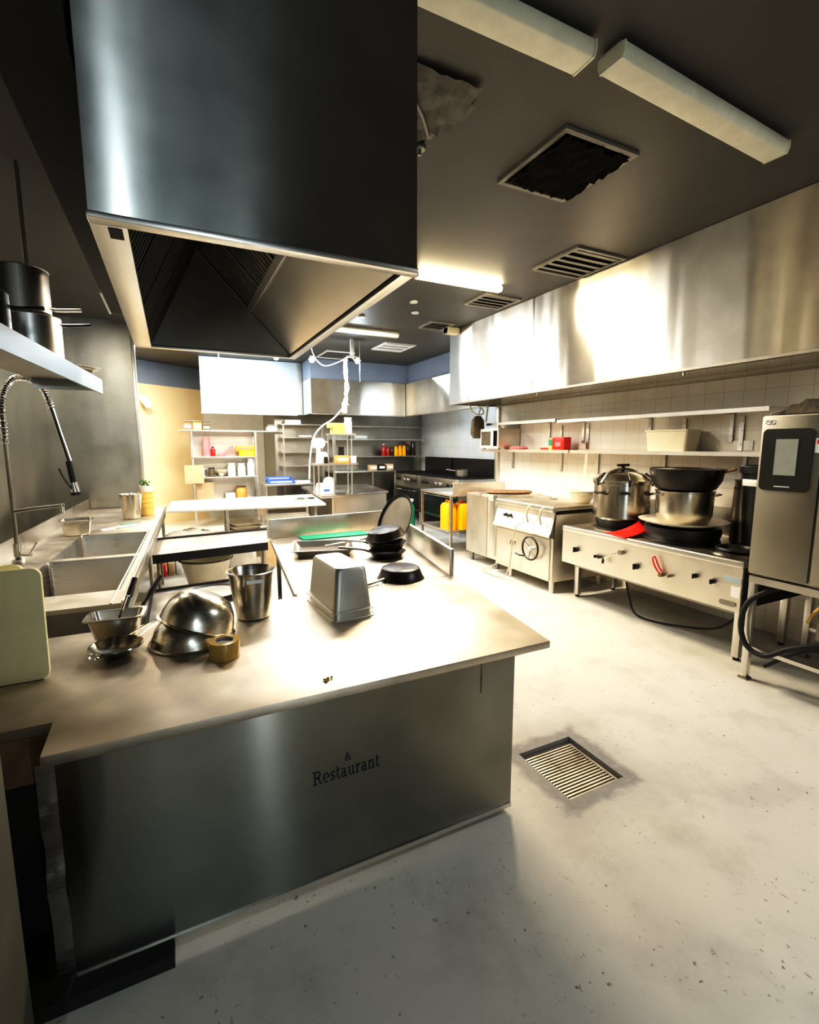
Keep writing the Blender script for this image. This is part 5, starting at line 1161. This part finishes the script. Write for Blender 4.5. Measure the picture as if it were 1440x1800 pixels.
# ------------------------------------------------------------------ steel table with jerrycans
jt = thing('steel_table', 'steel table with a raised end splash and yellow jerrycans on its undershelf', 'table', (4.6, 7.3, 0))
B(4.10, 5.18, 6.80, 7.92, 1.01, 1.05).build('table_top', 'steel_bright', jt, bevel=.004)
B(4.12, 5.18, 6.78, 6.80, 1.01, 1.235).build('splashback', 'steel_front', jt, bevel=.004)
for x, y in ((4.13, 6.85), (4.13, 7.88), (5.13, 6.85), (5.13, 7.88)): B(x - .02, x + .02, y - .02, y + .02, 0, 1.01).build('leg', 'steel', jt)
B(4.11, 5.15, 6.84, 7.90, .40, .425).build('undershelf', 'steel_bright', jt)
for k, (x, y) in enumerate(((4.20, 7.06), (4.42, 6.98))):
    t = thing('jerrycan', ['bright yellow jerrycan on the open corner of the table undershelf', 'bright yellow jerrycan set further in on the table undershelf'][k], 'jerrycan', (x, y, .426), group='yellow jerrycans')
    MB().rrect([(.095, .12, .035, 0), (.10, .125, .04, .02), (.10, .125, .04, .40), (.075, .095, .04, .45), (.03, .03, .025, .46)]).build('body', 'yellow', t, local=True)
    MB().cyl((0, -.04, .45), (0, -.04, .49), .028, 12).build('cap', 'red' if k else 'yellow', t, local=True)
    MB().tube([(0, -.01, .445), (0, .0, .49), (0, .07, .49), (0, .09, .44)], .012, 8).build('handle', 'yellow', t, local=True)
jar('brown_bottle', 'brown glass bottle beside the jerrycans', 'bottle', 'wood', 4.62, 7.0, .426, .05, .36, 'black', neck=.5)
single(B(-.16, .16, -.2, .2, 0, .4), 'blue_crate', 'wall_blue', 'blue grey crate standing deep on the table undershelf', 'crate', (4.85, 7.4, .426), bevel=.01)
mw.location.y -= .12
wl = thing('wall_lamp', 'pale wall fitting high on the cream wall beside the steel edge', 'wall lamp', (-.52, 12.45, 2.85))
B(-.12, .12, -.06, .0, 0, .10).build('bracket', 'white', wl, local=True, bevel=.01); MB().cyl((0, -.06, .0), (.12, -.20, -.1), .06, 14, .09).build('head', 'white', wl, local=True)

# ------------------------------------------------------------------ lights
def area(name, loc, sx, sy, power, col, rot=(0, 0, 0), spread=None):
    d = bpy.data.lights.new(name, 'AREA'); d.shape = 'RECTANGLE'; d.size = sx; d.size_y = sy; d.energy = power; d.color = col
    if spread: d.spread = spread
    o = bpy.data.objects.new(name, d); COL.objects.link(o); o.location = loc; o.rotation_euler = rot; return o
def point(name, loc, power, col, r=.05):
    d = bpy.data.lights.new(name, 'POINT'); d.energy = power; d.color = col; d.shadow_soft_size = r
    o = bpy.data.objects.new(name, d); COL.objects.link(o); o.location = loc; return o
WARM = (1, .83, .60); COOL = (.80, .90, 1)
area('batten_glow', (3.05, 4.92, CZ - .085), 1.05, .10, 200, WARM)
area('kitchen_light_a', (1.2, 9.4, CZ - .03), 1.6, .4, 150, (1, .95, .86))
area('kitchen_light_b', (2.7, 7.2, CZ - .03), 1.4, .3, 70, (.97, .97, 1))
area('kitchen_light_c', (5.0, 8.6, CZ - .45), .5, 1.4, 60, COOL)
area('kitchen_light_d', (1.5, 10.5, CZ - .05), 1.6, .3, 36, COOL, (radians(18), 0, 0))
area('kitchen_light_e', (-.4, 10.5, CZ - .05), .5, .5, 140, (1, .84, .6))
point('spot_a', (.9, 8.8, 3.33), 25, COOL); point('spot_b', (2.25, 8.4, 3.22), 25, COOL); point('spot_c', (3.08, 8.4, 3.26), 25, COOL)
area('front_light', (-.24, -2.6, 3.1), .035, .7, 20, (.78, .91, 1), (radians(88), 0, 0))
area('front_light_b', (.80, -2.6, .65), .02, .9, 13, (.84, .93, 1), (radians(90), 0, 0))
area('tile_fill', (1.5, 5.3, CZ - .03), .9, .3, 78, (1, .95, .87))  # added fill to brighten the tiled wall, no fitting here
area('front_fill', (.3, -2.9, 2.3), 1.4, .8, 14, (.68, .88, 1), (radians(80), 0, 0))
area('sink_fill', (-.9, 5.6, CZ - .03), .3, 1.2, 55, (1, .93, .80))  # added fill to lift the sink and its steel wall, no lamp there
area('floor_fill', (4.0, .6, CZ - .03), 1.0, .3, 52, (.90, .95, 1))  # added overhead fill brightening the floor near the oven, no fitting modelled
w = bpy.data.worlds.new('World'); scene.world = w; w.use_nodes = True
w.node_tree.nodes['Background'].inputs[0].default_value = (.5, .5, .5, 1); w.node_tree.nodes['Background'].inputs[1].default_value = .05

# ------------------------------------------------------------------ camera
cam = bpy.data.cameras.new('Camera'); co = bpy.data.objects.new('Camera', cam); COL.objects.link(co)
cam.sensor_fit = 'HORIZONTAL'; cam.sensor_width = 36; cam.lens = 846 / 1440 * 36
co.location = (0, 0, 1.85)
co.rotation_euler = (pi / 2 - math.atan(117 / 846), 0, -radians(26.1))
cam.clip_start = .02; cam.clip_end = 100
scene.camera = co
scene.view_settings.view_transform = 'Standard'
scene.view_settings.look = 'None'
scene.view_settings.exposure = 0.12
scene.view_settings.gamma = 1.0
cm = scene.view_settings; cm.use_curve_mapping = True
cv = cm.curve_mapping; c = cv.curves[3]
for x, y in ((.06, .032), (.25, .235), (.6, .66)): c.points.new(x, y)
cv.update()
